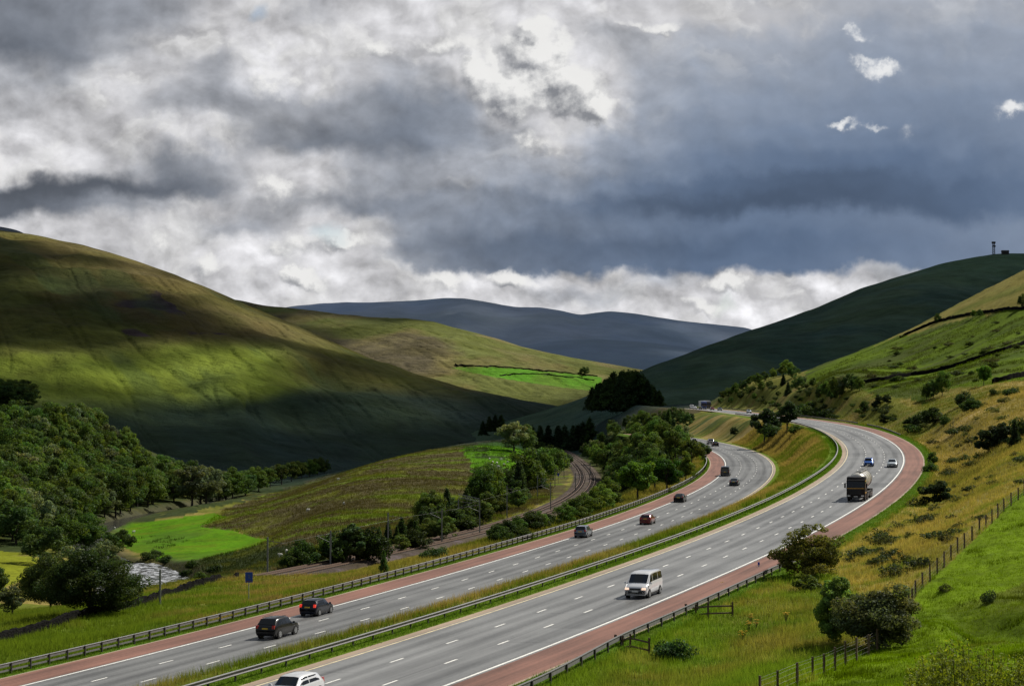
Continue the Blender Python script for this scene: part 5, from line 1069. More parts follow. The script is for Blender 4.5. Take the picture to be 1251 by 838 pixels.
# ------------------------------------------------------------------ foliage
M_leaf = leaf_mat("leaf"); M_bark = simple("bark", (.055, .045, .036), .95, var=.3, vscale=3)
M_grass = leaf_mat("grass_blade", .4, False, (1.2, 1.2, .7), 0.)
def leaf_quads(c, nrm, size, rg, aspect=.62):
    n = len(c); up = rg.normal(size=(n, 3)); t = np.cross(nrm, up); t /= np.linalg.norm(t, axis=1)[:, None] + 1e-9; b = np.cross(nrm, t)
    s = size[:, None]; P = np.stack([c - t * s, c - b * s * aspect + nrm * s * .15, c + t * s, c + b * s * aspect + nrm * s * .15], 1).reshape(-1, 3)
    return P, np.arange(4 * n).reshape(-1, 4)
def crown_broad(seed, H, R, z0, n_cl, n_leaf, leaf, base, flat=.75, lump=.26, top=1.0, irregular=.25):
    """leaf clumps hung round an uneven ovoid between z0 and H"""
    rg = np.random.default_rng(seed); zc = (H + z0) / 2; rz = (H - z0) / 2
    P = []; Nn = []; S = []; Cc = []; cents = []
    for k in range(n_cl):
        d = rg.normal(size=3); d /= np.linalg.norm(d); d[2] = d[2] * .9 + .12; rad = rg.uniform(.5, .98) * (1 + irregular * (vnoise(np.array([d[0] * 2 + seed]), np.array([d[1] * 2 + d[2]]), seed)[0] - .5) * 2)
        tap = 1 - .35 * max(d[2], 0) * (2 - top)
        cc_ = np.array([d[0] * R * rad * tap, d[1] * R * rad * tap, zc + d[2] * rz * rad]); cents.append(cc_); rc = R * lump * rg.uniform(.7, 1.35); m_ = int(n_leaf * (rc / (R * lump)) ** 2)
        q = rg.normal(size=(m_, 3)); q /= np.linalg.norm(q, axis=1)[:, None]; rr = rc * rg.uniform(.55, 1.08, m_) ** .6
        pos = cc_ + q * rr[:, None] * np.array([1, 1, flat]); P.append(pos)
        nn = q * .8 + rg.normal(size=(m_, 3)) * .55 + np.array([0, 0, .35]); Nn.append(nn / np.linalg.norm(nn, axis=1)[:, None]); S.append(leaf * rg.uniform(.6, 1.3, m_))
        sh = rg.uniform(.72, 1.3); hue = rg.uniform(-1, 1); lc = base * sh * np.array([1 + .16 * hue, 1, 1 - .15 * hue]); Cc.append(lc * rg.uniform(.75, 1.28, (m_, 1)) * (1 + .25 * q[:, 2:3] * .6))
    P = np.concatenate(P); Nn = np.concatenate(Nn); S = np.concatenate(S); Cc = np.concatenate(Cc); k = P[:, 2] > .12; P, Nn, S, Cc = P[k], Nn[k], S[k], Cc[k]
    V, Fq = leaf_quads(P, Nn, S, rg); return V, Fq, np.repeat(Cc, 4, 0), cents
def crown_fir(seed, H, R, z0, n, leaf, base, droop=.35, gappy=.0):
    rg = np.random.default_rng(seed); tiers = int(H * 1.5); P = []; Cc = []
    for k in range(tiers):
        z = z0 + (H - z0) * (k / tiers) ** .95; r = R * (1 - (z - z0) / (H - z0) * .97) ** .85 * rg.uniform(.78, 1.15); nb = 7 + int(5 * r / R)
        for j in range(nb):
            if rg.random() < gappy: continue
            a = rg.uniform(0, 6.283); ln = r * rg.uniform(.7, 1.12); m_ = max(3, int(n * ln / R / (tiers * nb) * 2)); t = rg.uniform(.12, 1, m_) ** .7
            P.append(np.stack([np.cos(a) * ln * t, np.sin(a) * ln * t, z - droop * ln * t ** 1.4 + rg.normal(size=m_) * .06 * R], 1) + rg.normal(size=(m_, 3)) * .07 * R); Cc.append(base * rg.uniform(.7, 1.25) * (0.65 + .6 * t[:, None]) * rg.uniform(.8, 1.2, (m_, 1)))
    P = np.concatenate(P); Cc = np.concatenate(Cc); nn = rg.normal(size=P.shape) + np.array([0, 0, .7]); nn /= np.linalg.norm(nn, axis=1)[:, None]
    V, Fq = leaf_quads(P, nn, leaf * rg.uniform(.6, 1.3, len(P)), rg, .5); return V, Fq, np.repeat(Cc, 4, 0), []
def trunk_mb(seed, H, r, cents, z0, lean=.03, nl=7):
    rd = random.Random(seed); b = MB(); top = H * .82; n = 6; ax = [(lean * H * (k / n) ** 1.5 * math.sin(seed) + rd.uniform(-.02, .02) * H * .5, lean * H * (k / n) ** 1.5 * math.cos(seed), -.4 + (top + .4) * k / n) for k in range(n + 1)]
    b.tube(ax, [r * (1.25 - k / n * 1.05) if k else r * 1.5 for k in range(n + 1)], 7)
    for c in (rd.sample(cents, min(nl, len(cents))) if cents else []):
        k = rd.uniform(.25, .7); i = int(k * n); s = Vector(ax[i]); e = Vector(c); m_ = s.lerp(e, .5) + Vector((0, 0, .06 * H)); b.tube([s, m_, e], [r * .42, r * .28, r * .1], 5)
    return b
class Kind:
    def __init__(s, name, V, Fq, Cc, tb, H):
        s.H = H; o = mesh_np(name + "_crown", V, Fq, M_leaf, Cc); s.crown = o.data; bpy.data.objects.remove(o); s.crown.name = "crown"
        s.trunk = None
        if tb is not None: o = tb.build("trunk", M_bark, None, sharp=60); s.trunk = o.data; bpy.data.objects.remove(o)
GB, GO, GD, GY_, GW, FIR = C(.062, .105, .020), C(.070, .106, .024), C(.038, .066, .020), C(.105, .150, .022), C(.115, .142, .075), C(.026, .046, .020)
KINDS = {}
def mk_broad(nm, seed, H, R, z0, n_cl, n_leaf, leaf, base, tr=.22, **k):
    V, Fq, Cc, ce = crown_broad(seed, H, R, z0, n_cl, n_leaf, leaf, base, **k); KINDS[nm] = Kind(nm, V, Fq, Cc, trunk_mb(seed, H, tr, [tuple(c) for c in ce], z0) if tr else None, H)
def mk_fir(nm, seed, H, R, z0, n, leaf, base, tr=.2, **k):
    V, Fq, Cc, _ = crown_fir(seed, H, R, z0, n, leaf, base, **k); KINDS[nm] = Kind(nm, V, Fq, Cc, trunk_mb(seed, H * 1.15, tr, [], z0, 0), H)
# far/mid woodland trees (~12 m) : several of each so no two neighbours match
for i, (R, z0, cl, bs, tp) in enumerate([(5.4, .9, 54, GB * 1.25, 1.2), (5.0, 1.0, 48, GO * 1.15, 1.0), (6.0, .8, 60, GB * 1.05, 1.5), (4.6, .8, 46, GW * 1.1, .9), (5.2, .6, 52, GD * 1.4, 1.3), (4.6, .9, 46, GY_ * .95, 1.0), (5.6, .5, 56, GO, 1.4)]):
    mk_broad("wood%d" % i, 100 + i, 12., R * .94, z0, int(cl * 1.25), 105, .265, bs, .24, top=tp, lump=.25, irregular=.45)
for i, (R, bs) in enumerate([(3.9, FIR * 1.3), (4.4, FIR * 1.5), (3.5, FIR * 1.7)]): mk_fir("fir%d" % i, 200 + i, 13., R, .5, 6800, .36, bs, .2)
for i, (R, bs) in enumerate([(2.8, C(.050, .085, .024)), (3.2, C(.044, .076, .022))]): mk_fir("larch%d" % i, 220 + i, 9., R, .3, 5200, .26, bs, .15, droop=.1, gappy=.12)
# nearer, finer ones
for i, (R, z0, cl, bs) in enumerate([(2.4, .9, 40, GD * 1.1), (2.9, .8, 44, GO * .9), (2.1, .7, 36, GB)]): mk_broad("small%d" % i, 300 + i, 5.5, R, z0, cl, 70, .20, bs, .12)
for i, (R, bs) in enumerate([(1.5, GD * .9), (1.7, GD * 1.2), (1.4, GO * .75), (1.6, C(.05, .075, .03))]): mk_broad("shrub%d" % i, 320 + i, 1.8, R, -.25, 26, 60, .13, bs, 0, flat=.8, lump=.32)
for i, bs in enumerate([C(.045, .060, .024), C(.066, .086, .028), C(.055, .062, .026)]): mk_broad("gorse%d" % i, 340 + i, .95, .95, -.2, 18, 46, .085, bs, 0, flat=.8, lump=.34)
mk_broad("hawthorn", 401, 5.6, 4.3, .1, 120, 150, .125, C(.095, .110, .026), .16, flat=.6, lump=.17, irregular=.5)
mk_broad("upright_bush", 402, 5.8, 1.9, .1, 150, 120, .105, C(.115, .200, .045), .12, lump=.20, irregular=.3, top=.6)
mk_broad("sallow", 403, 4.3, 2.7, .1, 120, 150, .105, C(.150, .180, .085), .12, lump=.22, irregular=.4)
mk_broad("ash", 404, 9.5, 4.4, 1.4, 70, 120, .24, C(.062, .130, .016), .22, lump=.22)
mk_broad("poplar", 405, 9.0, 2.7, .6, 60, 110, .24, C(.085, .135, .050), .2, lump=.24)
mk_broad("darkbush", 406, 8.5, 5.4, .0, 190, 190, .13, C(.058, .082, .022), .2, lump=.18, irregular=.35)
mk_broad("thorn", 407, 4.6, 2.1, 1.3, 44, 110, .15, C(.030, .055, .020), .12, lump=.22, irregular=.5)
mk_broad("scrub", 408, 4.6, 3.6, .0, 60, 110, .17, C(.042, .070, .017), .1, lump=.22, irregular=.35)
mk_broad("pinebush", 409, 2.6, 1.25, -.1, 40, 120, .10, C(.024, .040, .018), 0, lump=.28, irregular=.35)
def plant(name, kind, pos, h, rz, label, cat, group=None, parts=True, wide=1.0, sink=.1):
    K_ = KINDS[kind]; s_ = h / K_.H; pos = (float(pos[0]), float(pos[1]), float(pos[2]) - sink)
    if parts and K_.trunk is not None:
        r_ = empty(name, pos, rz); r_.scale = (s_ * wide, s_ * wide, s_); tag(r_, label, cat, group)
        for nm, me in (("crown", K_.crown), ("trunk", K_.trunk)):
            o = bpy.data.objects.new(nm, me); link(o); o.parent = r_
        return r_
    o = bpy.data.objects.new(name, K_.crown); link(o); o.location = pos; o.rotation_euler = (0, 0, rz); o.scale = (s_ * wide, s_ * wide, s_); return tag(o, label, cat, group)
def px_plant(name, kind, px, py, hpx, label, cat, group=None, parts=True, wide=1.0, ymin=60, sink=.1, rz=None):
    p = ground_at(px, py, ymin); return plant(name, kind, p, hpx / F * p[1], random.uniform(0, 6.28) if rz is None else rz, label, cat, group, parts, wide, sink)
def scatter(poly, n, mind, ymin, tries=60, dens=None, zmax=None):
    """points on the ground sheet whose photo position falls in poly, at least mind metres apart"""
    xs = [p[0] for p in poly]; ys = [p[1] for p in poly]; out = []; tr = 0
    while len(out) < n and tr < n * tries:
        tr += 1; px, py = random.uniform(min(xs), max(xs)), random.uniform(min(ys), max(ys))
        if not inpoly(np.array([px]), np.array([py]), poly)[0]: continue
        p = ground_at(px, py, ymin)
        if any((p[0] - q[0]) ** 2 + (p[1] - q[1]) ** 2 < mind ** 2 for q in out) or not road_clear(p[0], p[1], gap=12.5): continue
        out.append(p)
    return out
def scatter_w(X0, X1, Y0, Y1, n, mind, ok, tries=80):
    out = []; tr = 0
    while len(out) < n and tr < n * tries:
        tr += 1; x, y = random.uniform(X0, X1), random.uniform(Y0, Y1)
        if not ok(x, y): continue
        if any((x - q[0]) ** 2 + (y - q[1]) ** 2 < mind ** 2 for q in out): continue
        out.append(np.array([x, y, float(hz(x, y))]))
    return out
def road_clear(x, y, R=None, gap=11.5):
    for R_ in (UC, LC):
        s_, o_ = R_.near(np.array([x]), np.array([y]))
        if abs(o_[0]) < gap: return False
    return True
def rail_clear(x, y, g_=8.): return float(dist_poly(np.array([x]), np.array([y]), RAIL)[0][0]) > g_
# ---- the wood on the left spur (trees packed together)
wood_poly = [(-60, 540), (0, 532), (60, 529), (110, 535), (150, 548), (180, 560), (212, 577), (236, 592), (245, 606), (205, 616), (150, 630), (112, 640), (90, 655), (40, 660), (-60, 665)]
def in_wood(x, y):
    p = (x, y, float(hz(x, y))); a, c = project(np.array(p)); return bool(inpoly(np.array([a]), np.array([c]), wood_poly)[0])
k = 0
for p in sorted(scatter_w(-290, -110, 560, 1010, 205, 7.6, in_wood), key=lambda q: q[1]):
    kd = random.choices(["wood0", "wood1", "wood2", "wood3", "wood4", "wood5", "wood6"], [5, 4, 4, 2, 3, 2, 4])[0]
    plant("broadleaf_tree", kd, p, random.uniform(11.5, 17.0), random.uniform(0, 6.28), "leafy tree packed in the wood on the left spur above the river", "tree", "trees in the wood on the left spur")
# row along the river behind the meadow
rowb = [(235, 612), (252, 610), (268, 609), (284, 608), (300, 605), (316, 602), (330, 598), (344, 595), (356, 592), (368, 589), (378, 586), (388, 583.5), (396, 581), (245, 603), (276, 601), (308, 596), (338, 590), (362, 584), (384, 579)]
for i, (px, py) in enumerate(rowb):
    a, b_ = ray(px, py); Yd = 880 + (px - 235) / 160 * 330 + (40 if i > 12 else 0); z = min(b_ * Yd, float(hz(a * Yd, Yd)) + .5); pos = np.array([a * Yd, Yd, float(hz(a * Yd, Yd))]); top = np.interp(px, [235, 270, 300, 340, 396], [572, 580, 579, 573, 562])
    h = 1.2 * (ray(px, top)[1] * Yd - pos[2]); plant("leafy_tree", random.choice(["wood0", "wood3", "wood1", "wood4", "wood3", "wood6"]), pos, float(np.clip(h, 10, 26)) * random.uniform(.9, 1.05), random.uniform(0, 6.28), "tall tree in the row along the river bank behind the bright meadow", "tree", "trees in the riverside row", wide=1.15)  # riverside row trees, species not known
for px, py, h in [(205, 588, 28), (195, 580, 26), (222, 600, 30), (228, 590, 25), (240, 600, 22)]:
    px_plant("broadleaf_tree", "wood3", px, py, h, "pale topped tree where the left wood meets the riverside row", "tree", "pale trees at the end of the wood")
# lower left trees by the river
for px, py, hpx, kd, w_, lab in [(110, 752, 76, "darkbush", 1.2, "big dark round bush standing at the stone wall left of the river"), (62, 744, 62, "darkbush", 1.0, "dark bush left of the big one by the wall"), (85, 722, 60, "wood3", 1.1, "greyish willow behind the big dark bush"), (130, 708, 52, "wood3", 1.0, "pale willow leaning over the river bend"), (52, 690, 58, "wood4", 1.2, "dark tree at the corner of the small yellow field"),
                            (105, 678, 48, "wood2", 1.1, "spreading dark tree above the pale willow"), (20, 664, 55, "wood4", 1.2, "dark tree at the left edge above the yellow field"), (138, 686, 34, "wood1", 1.0, "small rounded tree on the bank at the river's turn"), (78, 676, 46, "wood0", 1.2, "rounded tree between two dark trees on the lower left"),
                            (15, 752, 40, "wood3", 1.1, "greyish scrub tree at the left edge above the stone wall"), (38, 728, 36, "wood5", 1.0, "light green scrub tree beside the yellow field"), (-8, 735, 46, "wood1", 1.1, "half seen tree at the left frame edge below the yellow field"), (150, 668, 20, "scrub", 1., "low bush at the tip of the meadow beside the river")]:
    px_plant("broadleaf_tree", kd, px, py, hpx, lab, "tree", ymin=190, wide=w_)
for px, py, hpx in [(228, 704, 9), (180, 684, 10), (244, 707, 9), (262, 700, 11), (202, 688, 10), (236, 694, 10), (190, 680, 8)]: px_plant("bush", random.choice(["shrub0", "shrub1", "shrub2"]), px, py, hpx, "low dark scrub between the meadow and the river rapids", "bush", "scrub by the rapids", parts=False, ymin=330, wide=1.3)
# ---- along the railway, moor side
for px, py, hpx, kd, lab, w_ in [(428, 690, 52, "poplar", "pale green full tree beside the railway, left of the cabinet", 1.25), (445, 688, 40, "scrub", "low dark scrub right of the pale green tree", 1.1), (405, 690, 38, "scrub", "scrub on the left side of the pale green tree", 1.0), (370, 693, 32, "scrub", "bush standing alone left of the railway trees", .9), (386, 692, 26, "wood5", "small bright bush beside the leftmost mast", 1.0), (352, 694, 18, "scrub", "lowest bush at the left end of the railway trees", 1.)]:
    px_plant("broadleaf_tree", kd, px, py, hpx, lab, "tree", ymin=260, wide=w_)
def rail_side(px, py, hpx, kd, lab, name="lineside_tree", group=None, w_=1.0, dY=0):
    px_plant(name, kd, px, py, hpx, lab, "tree", group, ymin=300, wide=w_)
for px, py, hpx in [(462, 668, 30), (472, 664, 34), (483, 664, 40), (493, 660, 42), (504, 656, 46), (515, 652, 52), (520, 640, 44), (534, 640, 48), (546, 636, 48), (540, 650, 36), (528, 655, 40), (508, 664, 34), (556, 632, 44), (567, 630, 40)]: rail_side(px + random.uniform(-3, 3), py, hpx * random.uniform(.5, .86), random.choice(["fir0", "larch1", "fir2", "larch0", "wood4", "wood6", "wood2"]), "dark tree in the belt between the moor and the railway", group="trees between moor and railway")
for px, py, hpx, w_ in [(540, 662, 30, 1.3), (524, 662, 28, 1.2), (556, 650, 28, 1.2), (575, 640, 30, 1.2), (590, 640, 26, 1.2), (600, 632, 30, 1.1), (508, 672, 24, 1.2), (490, 676, 22, 1.2), (575, 650, 20, 1.2), (612, 630, 24, 1.2), (634, 622, 26, 1.2)]: rail_side(px, py, hpx, random.choice(["scrub", "wood1", "wood6"]), "leafy scrub tree between the dark tree belt and the railway track", "hazel_tree", "scrub beside the track", w_)
for px, py, hpx in [(586, 622, 46), (598, 618, 50), (610, 616, 46), (622, 614, 42), (634, 612, 50), (645, 606, 54), (655, 598, 46), (664, 592, 42), (676, 586, 36), (640, 596, 40)]: rail_side(px, py, hpx, random.choice(["fir1", "larch0", "larch1", "wood4", "wood2"]), "dark tree in the group above the yellow bank of the railway", group="trees above the yellow bank")
px_plant("broadleaf_tree", "wood3", 628, 552, 40, "large lone rounded tree on the skyline of the rushy field", "tree", ymin=600, wide=1.35); px_plant("broadleaf_tree", "wood4", 640, 551, 34, "second dark tree half behind the lone rounded tree", "tree", ymin=600, wide=1.1)
for px, py, hpx in [(668, 548, 10), (660, 552, 12), (650, 556, 10), (672, 556, 12), (682, 572, 16), (690, 566, 12), (668, 566, 12)]: px_plant("bush", random.choice(["scrub", "shrub0", "shrub1"]), px, py, hpx, "small bush on the bank left of the railway curve", "bush", "bushes left of the railway curve", parts=False, ymin=500, wide=1.2)
# ---- between railway and far carriageway
for px, py, hpx, kd, lab, w_ in [(779, 611, 50, "ash", "bright green round tree nearest the far barrier, with its trunk showing", 1.0), (815, 603, 46, "ash", "tall full green tree right of the bright round one", 1.05), (800, 598, 44, "ash", "green tree crowded between the two brightest trees", 1.0), (838, 590, 38, "wood5", "light green tree at the end of the barrier", .9), (742, 613, 30, "wood0", "green tree at the left end of the bright group", 1.1),
                                 (845, 566, 28, "small1", "small dark tree at the lower carriageway's edge", 1.), (858, 563, 24, "small0", "round dark bush tree beside the end of the barrier", 1.0), (838, 548, 26, "fir1", "dark pointed tree in front of the lower carriageway's far end", 1.2), (850, 558, 20, "small2", "small tree hiding a dark car", 1.)]:
    px_plant("broadleaf_tree", kd, px, py, hpx, lab, "tree", ymin=330, wide=w_)
for px, py, hpx, kd in [(610, 662, 20, "scrub"), (622, 658, 22, "scrub"), (634, 654, 24, "wood0"), (648, 650, 24, "scrub"), (660, 646, 22, "wood0"), (672, 642, 14, "scrub"), (690, 640, 26, "wood0"), (702, 636, 30, "wood6"), (714, 634, 32, "wood0"), (726, 630, 34, "wood5"), (738, 626, 34, "wood0"), (750, 622, 30, "wood5"), (640, 660, 14, "scrub"), (520, 682, 9, "shrub1"), (528, 681, 12, "shrub0"), (538, 679, 11, "shrub1")]:
    px_plant("bush", kd, px, py, hpx, "leafy green bush on the bank between the railway and the barrier", "bush", "bushes between railway and barrier", parts=False, ymin=230, wide=1.15)
px_plant("sapling", "larch0", 469, 700, 30, "thin sapling standing alone just behind the far barrier", "tree", ymin=200, wide=.75)
midp = [(698, 545), (720, 533), (750, 527), (800, 521), (826, 524), (832, 545), (838, 560), (830, 580), (800, 588), (770, 600), (745, 606), (728, 594), (726, 580), (722, 565), (712, 560), (700, 552)]
def in_mid(x, y):
    a, c = project(np.array((x, y, float(hz(x, y))))); return bool(inpoly(np.array([a]), np.array([c]), midp)[0]) and road_clear(x, y, gap=10.5) and rail_clear(x, y, 8)
for p in scatter_w(20, 64, 600, 1130, 90, 5.2, in_mid) + scatter_w(5, 60, 430, 1000, 80, 5.8, in_mid):
    plant("mixed_tree", random.choice(["wood0", "wood1", "wood3", "wood4", "wood6", "wood2", "larch1", "fir2"]), p, random.uniform(5.5, 9.5), random.uniform(0, 6.28), "tree in the dense wood between the railway curve and the lower carriageway", "tree", "trees in the wood by the railway curve", wide=.95)  # mixed trees of no known species
# ---- distant shaded conifers
for i in range(46):
    px = random.uniform(722, 806); a, b_ = ray(px, 490); Yd = random.uniform(1250, 1370); x = a * Yd; z = float(hz(x, Yd)); zb = max(z, ray(px, 494)[1] * Yd - 2)
    top = np.interp(px, [720, 735, 750, 768, 785, 795, 808], [474, 463, 453, 448, 456, 464, 478]) + random.uniform(0, 7); h = ray(px, top)[1] * Yd - zb
    plant("conifer_tree", random.choice(["fir1", "fir2", "larch1", "larch0"]), (x, Yd, zb), max(8., h), random.uniform(0, 6.28), "almost black conifer in the distant plantation below the dark hill", "tree", "distant black plantation", wide=1.3)
for px, py, hpx in [(640, 508, 14), (650, 510, 18), (660, 508, 20), (670, 507, 18), (682, 505, 16), (690, 508, 14), (605, 522, 16), (598, 526, 18), (612, 526, 20), (590, 530, 16), (700, 502, 12), (712, 500, 12), (706, 512, 14), (720, 508, 14)]:
    a, b_ = ray(px, py); Yd = 1250 if px > 630 else 1500; z = max(b_ * Yd, float(hz(a * Yd, Yd))) if px < 630 else float(hz(a * Yd, Yd)); h = ray(px, py - hpx)[1] * Yd - z
    plant("conifer_tree", random.choice(["fir0", "fir1", "larch1"]), (a * Yd, Yd, z), float(np.clip(h, 5, 16)), random.uniform(0, 6.28), "dark distant tree in the shadow at the head of the railway", "tree", "shaded trees at the head of the railway", wide=1.3)
for i in range(10):
    p = hill_at("hill#1", random.uniform(-15, 36), random.uniform(478, 498)); plant("conifer_tree", "wood4", p, random.uniform(12, 18), random.random() * 6, "black tree in the small shaded copse at the far left below the fell", "tree", "shaded copse at far left", parts=False, wide=1.5)
for px, py, hpx, n_, lab in [(715, 458.5, 6, "wood4", "tiny clump of trees at the right end of the bright distant fields")]: p = hill_at("hill#3", px, py); plant("broadleaf_tree", n_, p, 14, 0, lab, "tree", parts=False, wide=1.5)
# ---- embankment between the carriageways
res_pts = RES.reshape(-1, 3); rqx, rqy = project(res_pts)
def res_at(px, py): return res_pts[((rqx - px) ** 2 + (rqy - py) ** 2).argmin()]
for px, py, hpx, kd, lab, w_ in [(933, 541, 37, "thorn", "ragged dark tree on the embankment, left of the pair beside the upper road", 1.0), (962, 526, 32, "thorn", "dark round topped tree at the top of the embankment beside the upper road", 1.15), (897, 533, 11, "pinebush", "single dark bush on the embankment between the carriageways", 1.0), (842, 514, 11, "pinebush", "dark bush at the left end of the embankment", 1.2), (944, 533, 14, "shrub1", "low leafy bush right of the ragged embankment tree", 1.3), (972, 530, 10, "shrub2", "low scrub under the round topped embankment tree", 1.5)]:
    p = res_at(px, py); h = hpx / F * p[1]; plant("embankment_tree" if hpx > 20 else "bush", kd, p, h, random.random() * 6, lab, "tree" if hpx > 20 else "bush", wide=w_)
for px, py, hpx in [(838, 522, 20), (828, 520, 18), (832, 512, 14), (822, 512, 16)]: a, b_ = ray(px, py); px_plant("broadleaf_tree", "wood4", px, py, hpx, "dark tree at the end of the embankment beside the lower carriageway", "tree", "trees at the embankment end", ymin=500)
# ---- right hillside
RT = [(1202, 471, 26, "ash", .8, "round dark tree standing alone in the green field on the right hillside"), (1151, 484, 29, "wood2", .9, "dark tree at the right end of the clump on the field's lower edge"), (1140, 486, 24, "wood4", .9, "dark tree in the middle of the clump on the field's lower edge"), (1132, 488, 20, "wood0", .9, "dark tree at the left end of the clump on the field's lower edge"),
      (1178, 495, 16, "shrub3", .9, "grey green bush right of the hillside clump"), (1186, 503, 16, "scrub", 1.1, "broad bush below the hillside clump"), (1140, 519, 20, "scrub", 1.2, "wide dark bush above the bend's outer barrier"), (1126, 522, 18, "shrub3", .8, "pale topped bush at the left of the wide dark bush"), (1112, 524, 15, "pinebush", 1.2, "dark rounded bush left of the pale topped bush"), (1116, 529, 11, "shrub0", 1.2, "low dark bush by the bend's outer barrier"), (1155, 519, 11, "shrub0", 1., "small dark bush right of the wide bush"),
      (1206, 552, 28, "pinebush", 1.25, "left part of the dark pine scrub on the tan slope"), (1216, 548, 30, "pinebush", 1.15, "tall middle part of the dark pine scrub on the tan slope"), (1228, 543, 28, "pinebush", 1.0, "right part of the dark pine scrub on the tan slope"), (1240, 544, 32, "fir1", .9, "upright dark conifer at the right of the pine scrub"), (1248, 533, 22, "shrub0", 1.1, "bush at the right edge behind the upright conifer"),
      (1145, 616, 30, "pinebush", 1.35, "round dark gorse bush on the bank beyond the curved barrier"), (1140, 571, 20, "small0", .8, "small dark tree at the top of the short curved barrier"), (1138, 578, 12, "shrub1", 1., "low bush at the foot of the small tree by the curved barrier"), (1165, 566, 8, "gorse0", 1.4, "flat dark bush on the tan slope above the gorse bush"), (1236, 483, 9, "shrub1", 1.6, "bush near the right edge at the top of the tan slope"), (1214, 484, 9, "shrub0", 1.0, "small dark bush on top of the tan slope"), 
      (1056, 505, 16, "small0", .8, "dark round tree above the road bend, left of two others"), (1069, 500, 11, "pinebush", .9, "small dark tree right of the round one above the bend"), (1074, 495, 14, "pinebush", .9, "taller thin bush above the road bend"), (1084, 493, 12, "pinebush", .9, "third small bush in the row above the bend"), (1080, 518, 13, "pinebush", 1., "bush on the grass above the bend's barrier"),
      (1146, 394, 12, "wood4", .9, "tree on the upper wall of the right hillside"), (1249, 376, 18, "wood4", 1.0, "dark tree at the right edge above the upper wall"), (1190, 388, 9, "wood1", 1.1, "tree by the upper wall, left of the edge tree"), (1198, 386, 9, "wood4", 1., "second tree by the upper wall")]
for px, py, hpx, kd, w_, lab in RT: px_plant("hillside_tree" if hpx > 18 and not kd.startswith("pine") else "bush", kd, px, py, hpx, lab, "tree" if hpx > 18 and not kd.startswith("pine") else "bush", wide=w_, ymin=170, parts=hpx > 14)
for px, py, hpx, kd in [(962, 458, 18, "wood0"), (955, 460, 14, "wood1"), (968, 462, 16, "wood4"), (945, 462, 12, "wood0"), (975, 478, 20, "wood4"), (963, 482, 16, "fir1"), (957, 470, 14, "fir0"), (992, 474, 12, "wood1"), (982, 470, 12, "wood3"), (935, 465, 12, "wood4"), (925, 470, 14, "wood0"), (915, 472, 12, "wood1"), (908, 478, 14, "wood4"), (898, 482, 14, "wood0"), (890, 485, 12, "wood4"), (882, 488, 10, "wood1"), (915, 482, 10, "wood4"), (930, 478, 12, "wood0"), (940, 474, 10, "wood4"), (904, 487, 10, "wood4"), (922, 488, 8, "wood0"), (950, 484, 7, "wood4"), (893, 492, 8, "wood4"), (880, 493, 8, "wood4")]:
    px_plant("belt_tree", kd, px, py, hpx, "small tree in the straggling belt climbing the slope above the distant straight", "tree", "tree belt above the distant straight", ymin=560, parts=False, wide=1.1)  # belt trees, species not known
for px, py, hpx, kd in [(1002, 484, 14, "wood4"), (1010, 484, 18, "wood0"), (1020, 483, 22, "wood1"), (1030, 480, 24, "wood3"), (1040, 477, 22, "wood4"), (1050, 477, 16, "wood0"), (1015, 488, 14, "wood4"), (1026, 486, 18, "wood6"), (1000, 488, 10, "wood1")]:
    px_plant("broadleaf_tree", kd, px, py, hpx, "tree in the dark thicket on the tan slope under the green hillside", "tree", "thicket on the tan slope", ymin=450, wide=1.)
for px, py, hpx in [(985, 507, 16), (992, 508, 12), (1000, 510, 10), (978, 505, 9), (1006, 511, 9), (1018, 512, 7)]: px_plant("bush", "shrub0", px, py, hpx, "dark scrub hanging behind the distant bend's barrier", "bush", "dark scrub behind the distant barrier", parts=False, ymin=480, wide=1.5)
# gorse dots and tufts over the right bank
bank = [(1000, 660), (1080, 612), (1120, 600), (1160, 560), (1251, 545), (1251, 596), (1180, 655), (1110, 715), (1040, 690)]
for p in scatter(bank, 46, 2.4, 150):
    plant("gorse_bush", random.choice(["gorse0", "gorse1", "gorse2"]), p, random.uniform(.5, 1.15), random.uniform(0, 6.28), "low dark gorse clump dotted on the tan bank beside the near carriageway", "bush", "gorse clumps on the tan bank", parts=False, wide=random.uniform(1., 1.7))
bank2 = [(1090, 520), (1251, 470), (1251, 540), (1150, 560), (1130, 545)]
for p in scatter(bank2, 26, 4, 250): plant("gorse_bush", random.choice(["gorse0", "gorse1", "gorse2"]), p, random.uniform(.7, 1.6), random.uniform(0, 6.28), "small dark bush scattered on the steep tan slope above the bend", "bush", "small bushes on the steep tan slope", parts=False, wide=random.uniform(1., 1.8))
bank3 = [(880, 480), (990, 470), (1090, 500), (1110, 515), (1040, 512), (960, 503)]
for p in scatter(bank3, 40, 4, 480): plant("bush", random.choice(["gorse0", "shrub0", "shrub2"]), p, random.uniform(1.0, 2.2), random.uniform(0, 6.28), "small dark bush dotted on the slope above the distant straight", "bush", "bushes on the slope above the straight", parts=False, wide=random.uniform(1., 1.8))
bank4 = [(1000, 457), (1090, 425), (1251, 385), (1251, 455), (1180, 470), (1060, 478)]
for p in scatter(bank4, 34, 8, 480): plant("bush", random.choice(["gorse0", "gorse2", "shrub2"]), p, random.uniform(.8, 2.0), random.uniform(0, 6.28), "small dark bush dotted over the green pasture of the right hillside", "bush", "bushes on the right hillside pasture", parts=False, wide=random.uniform(1., 2.2))
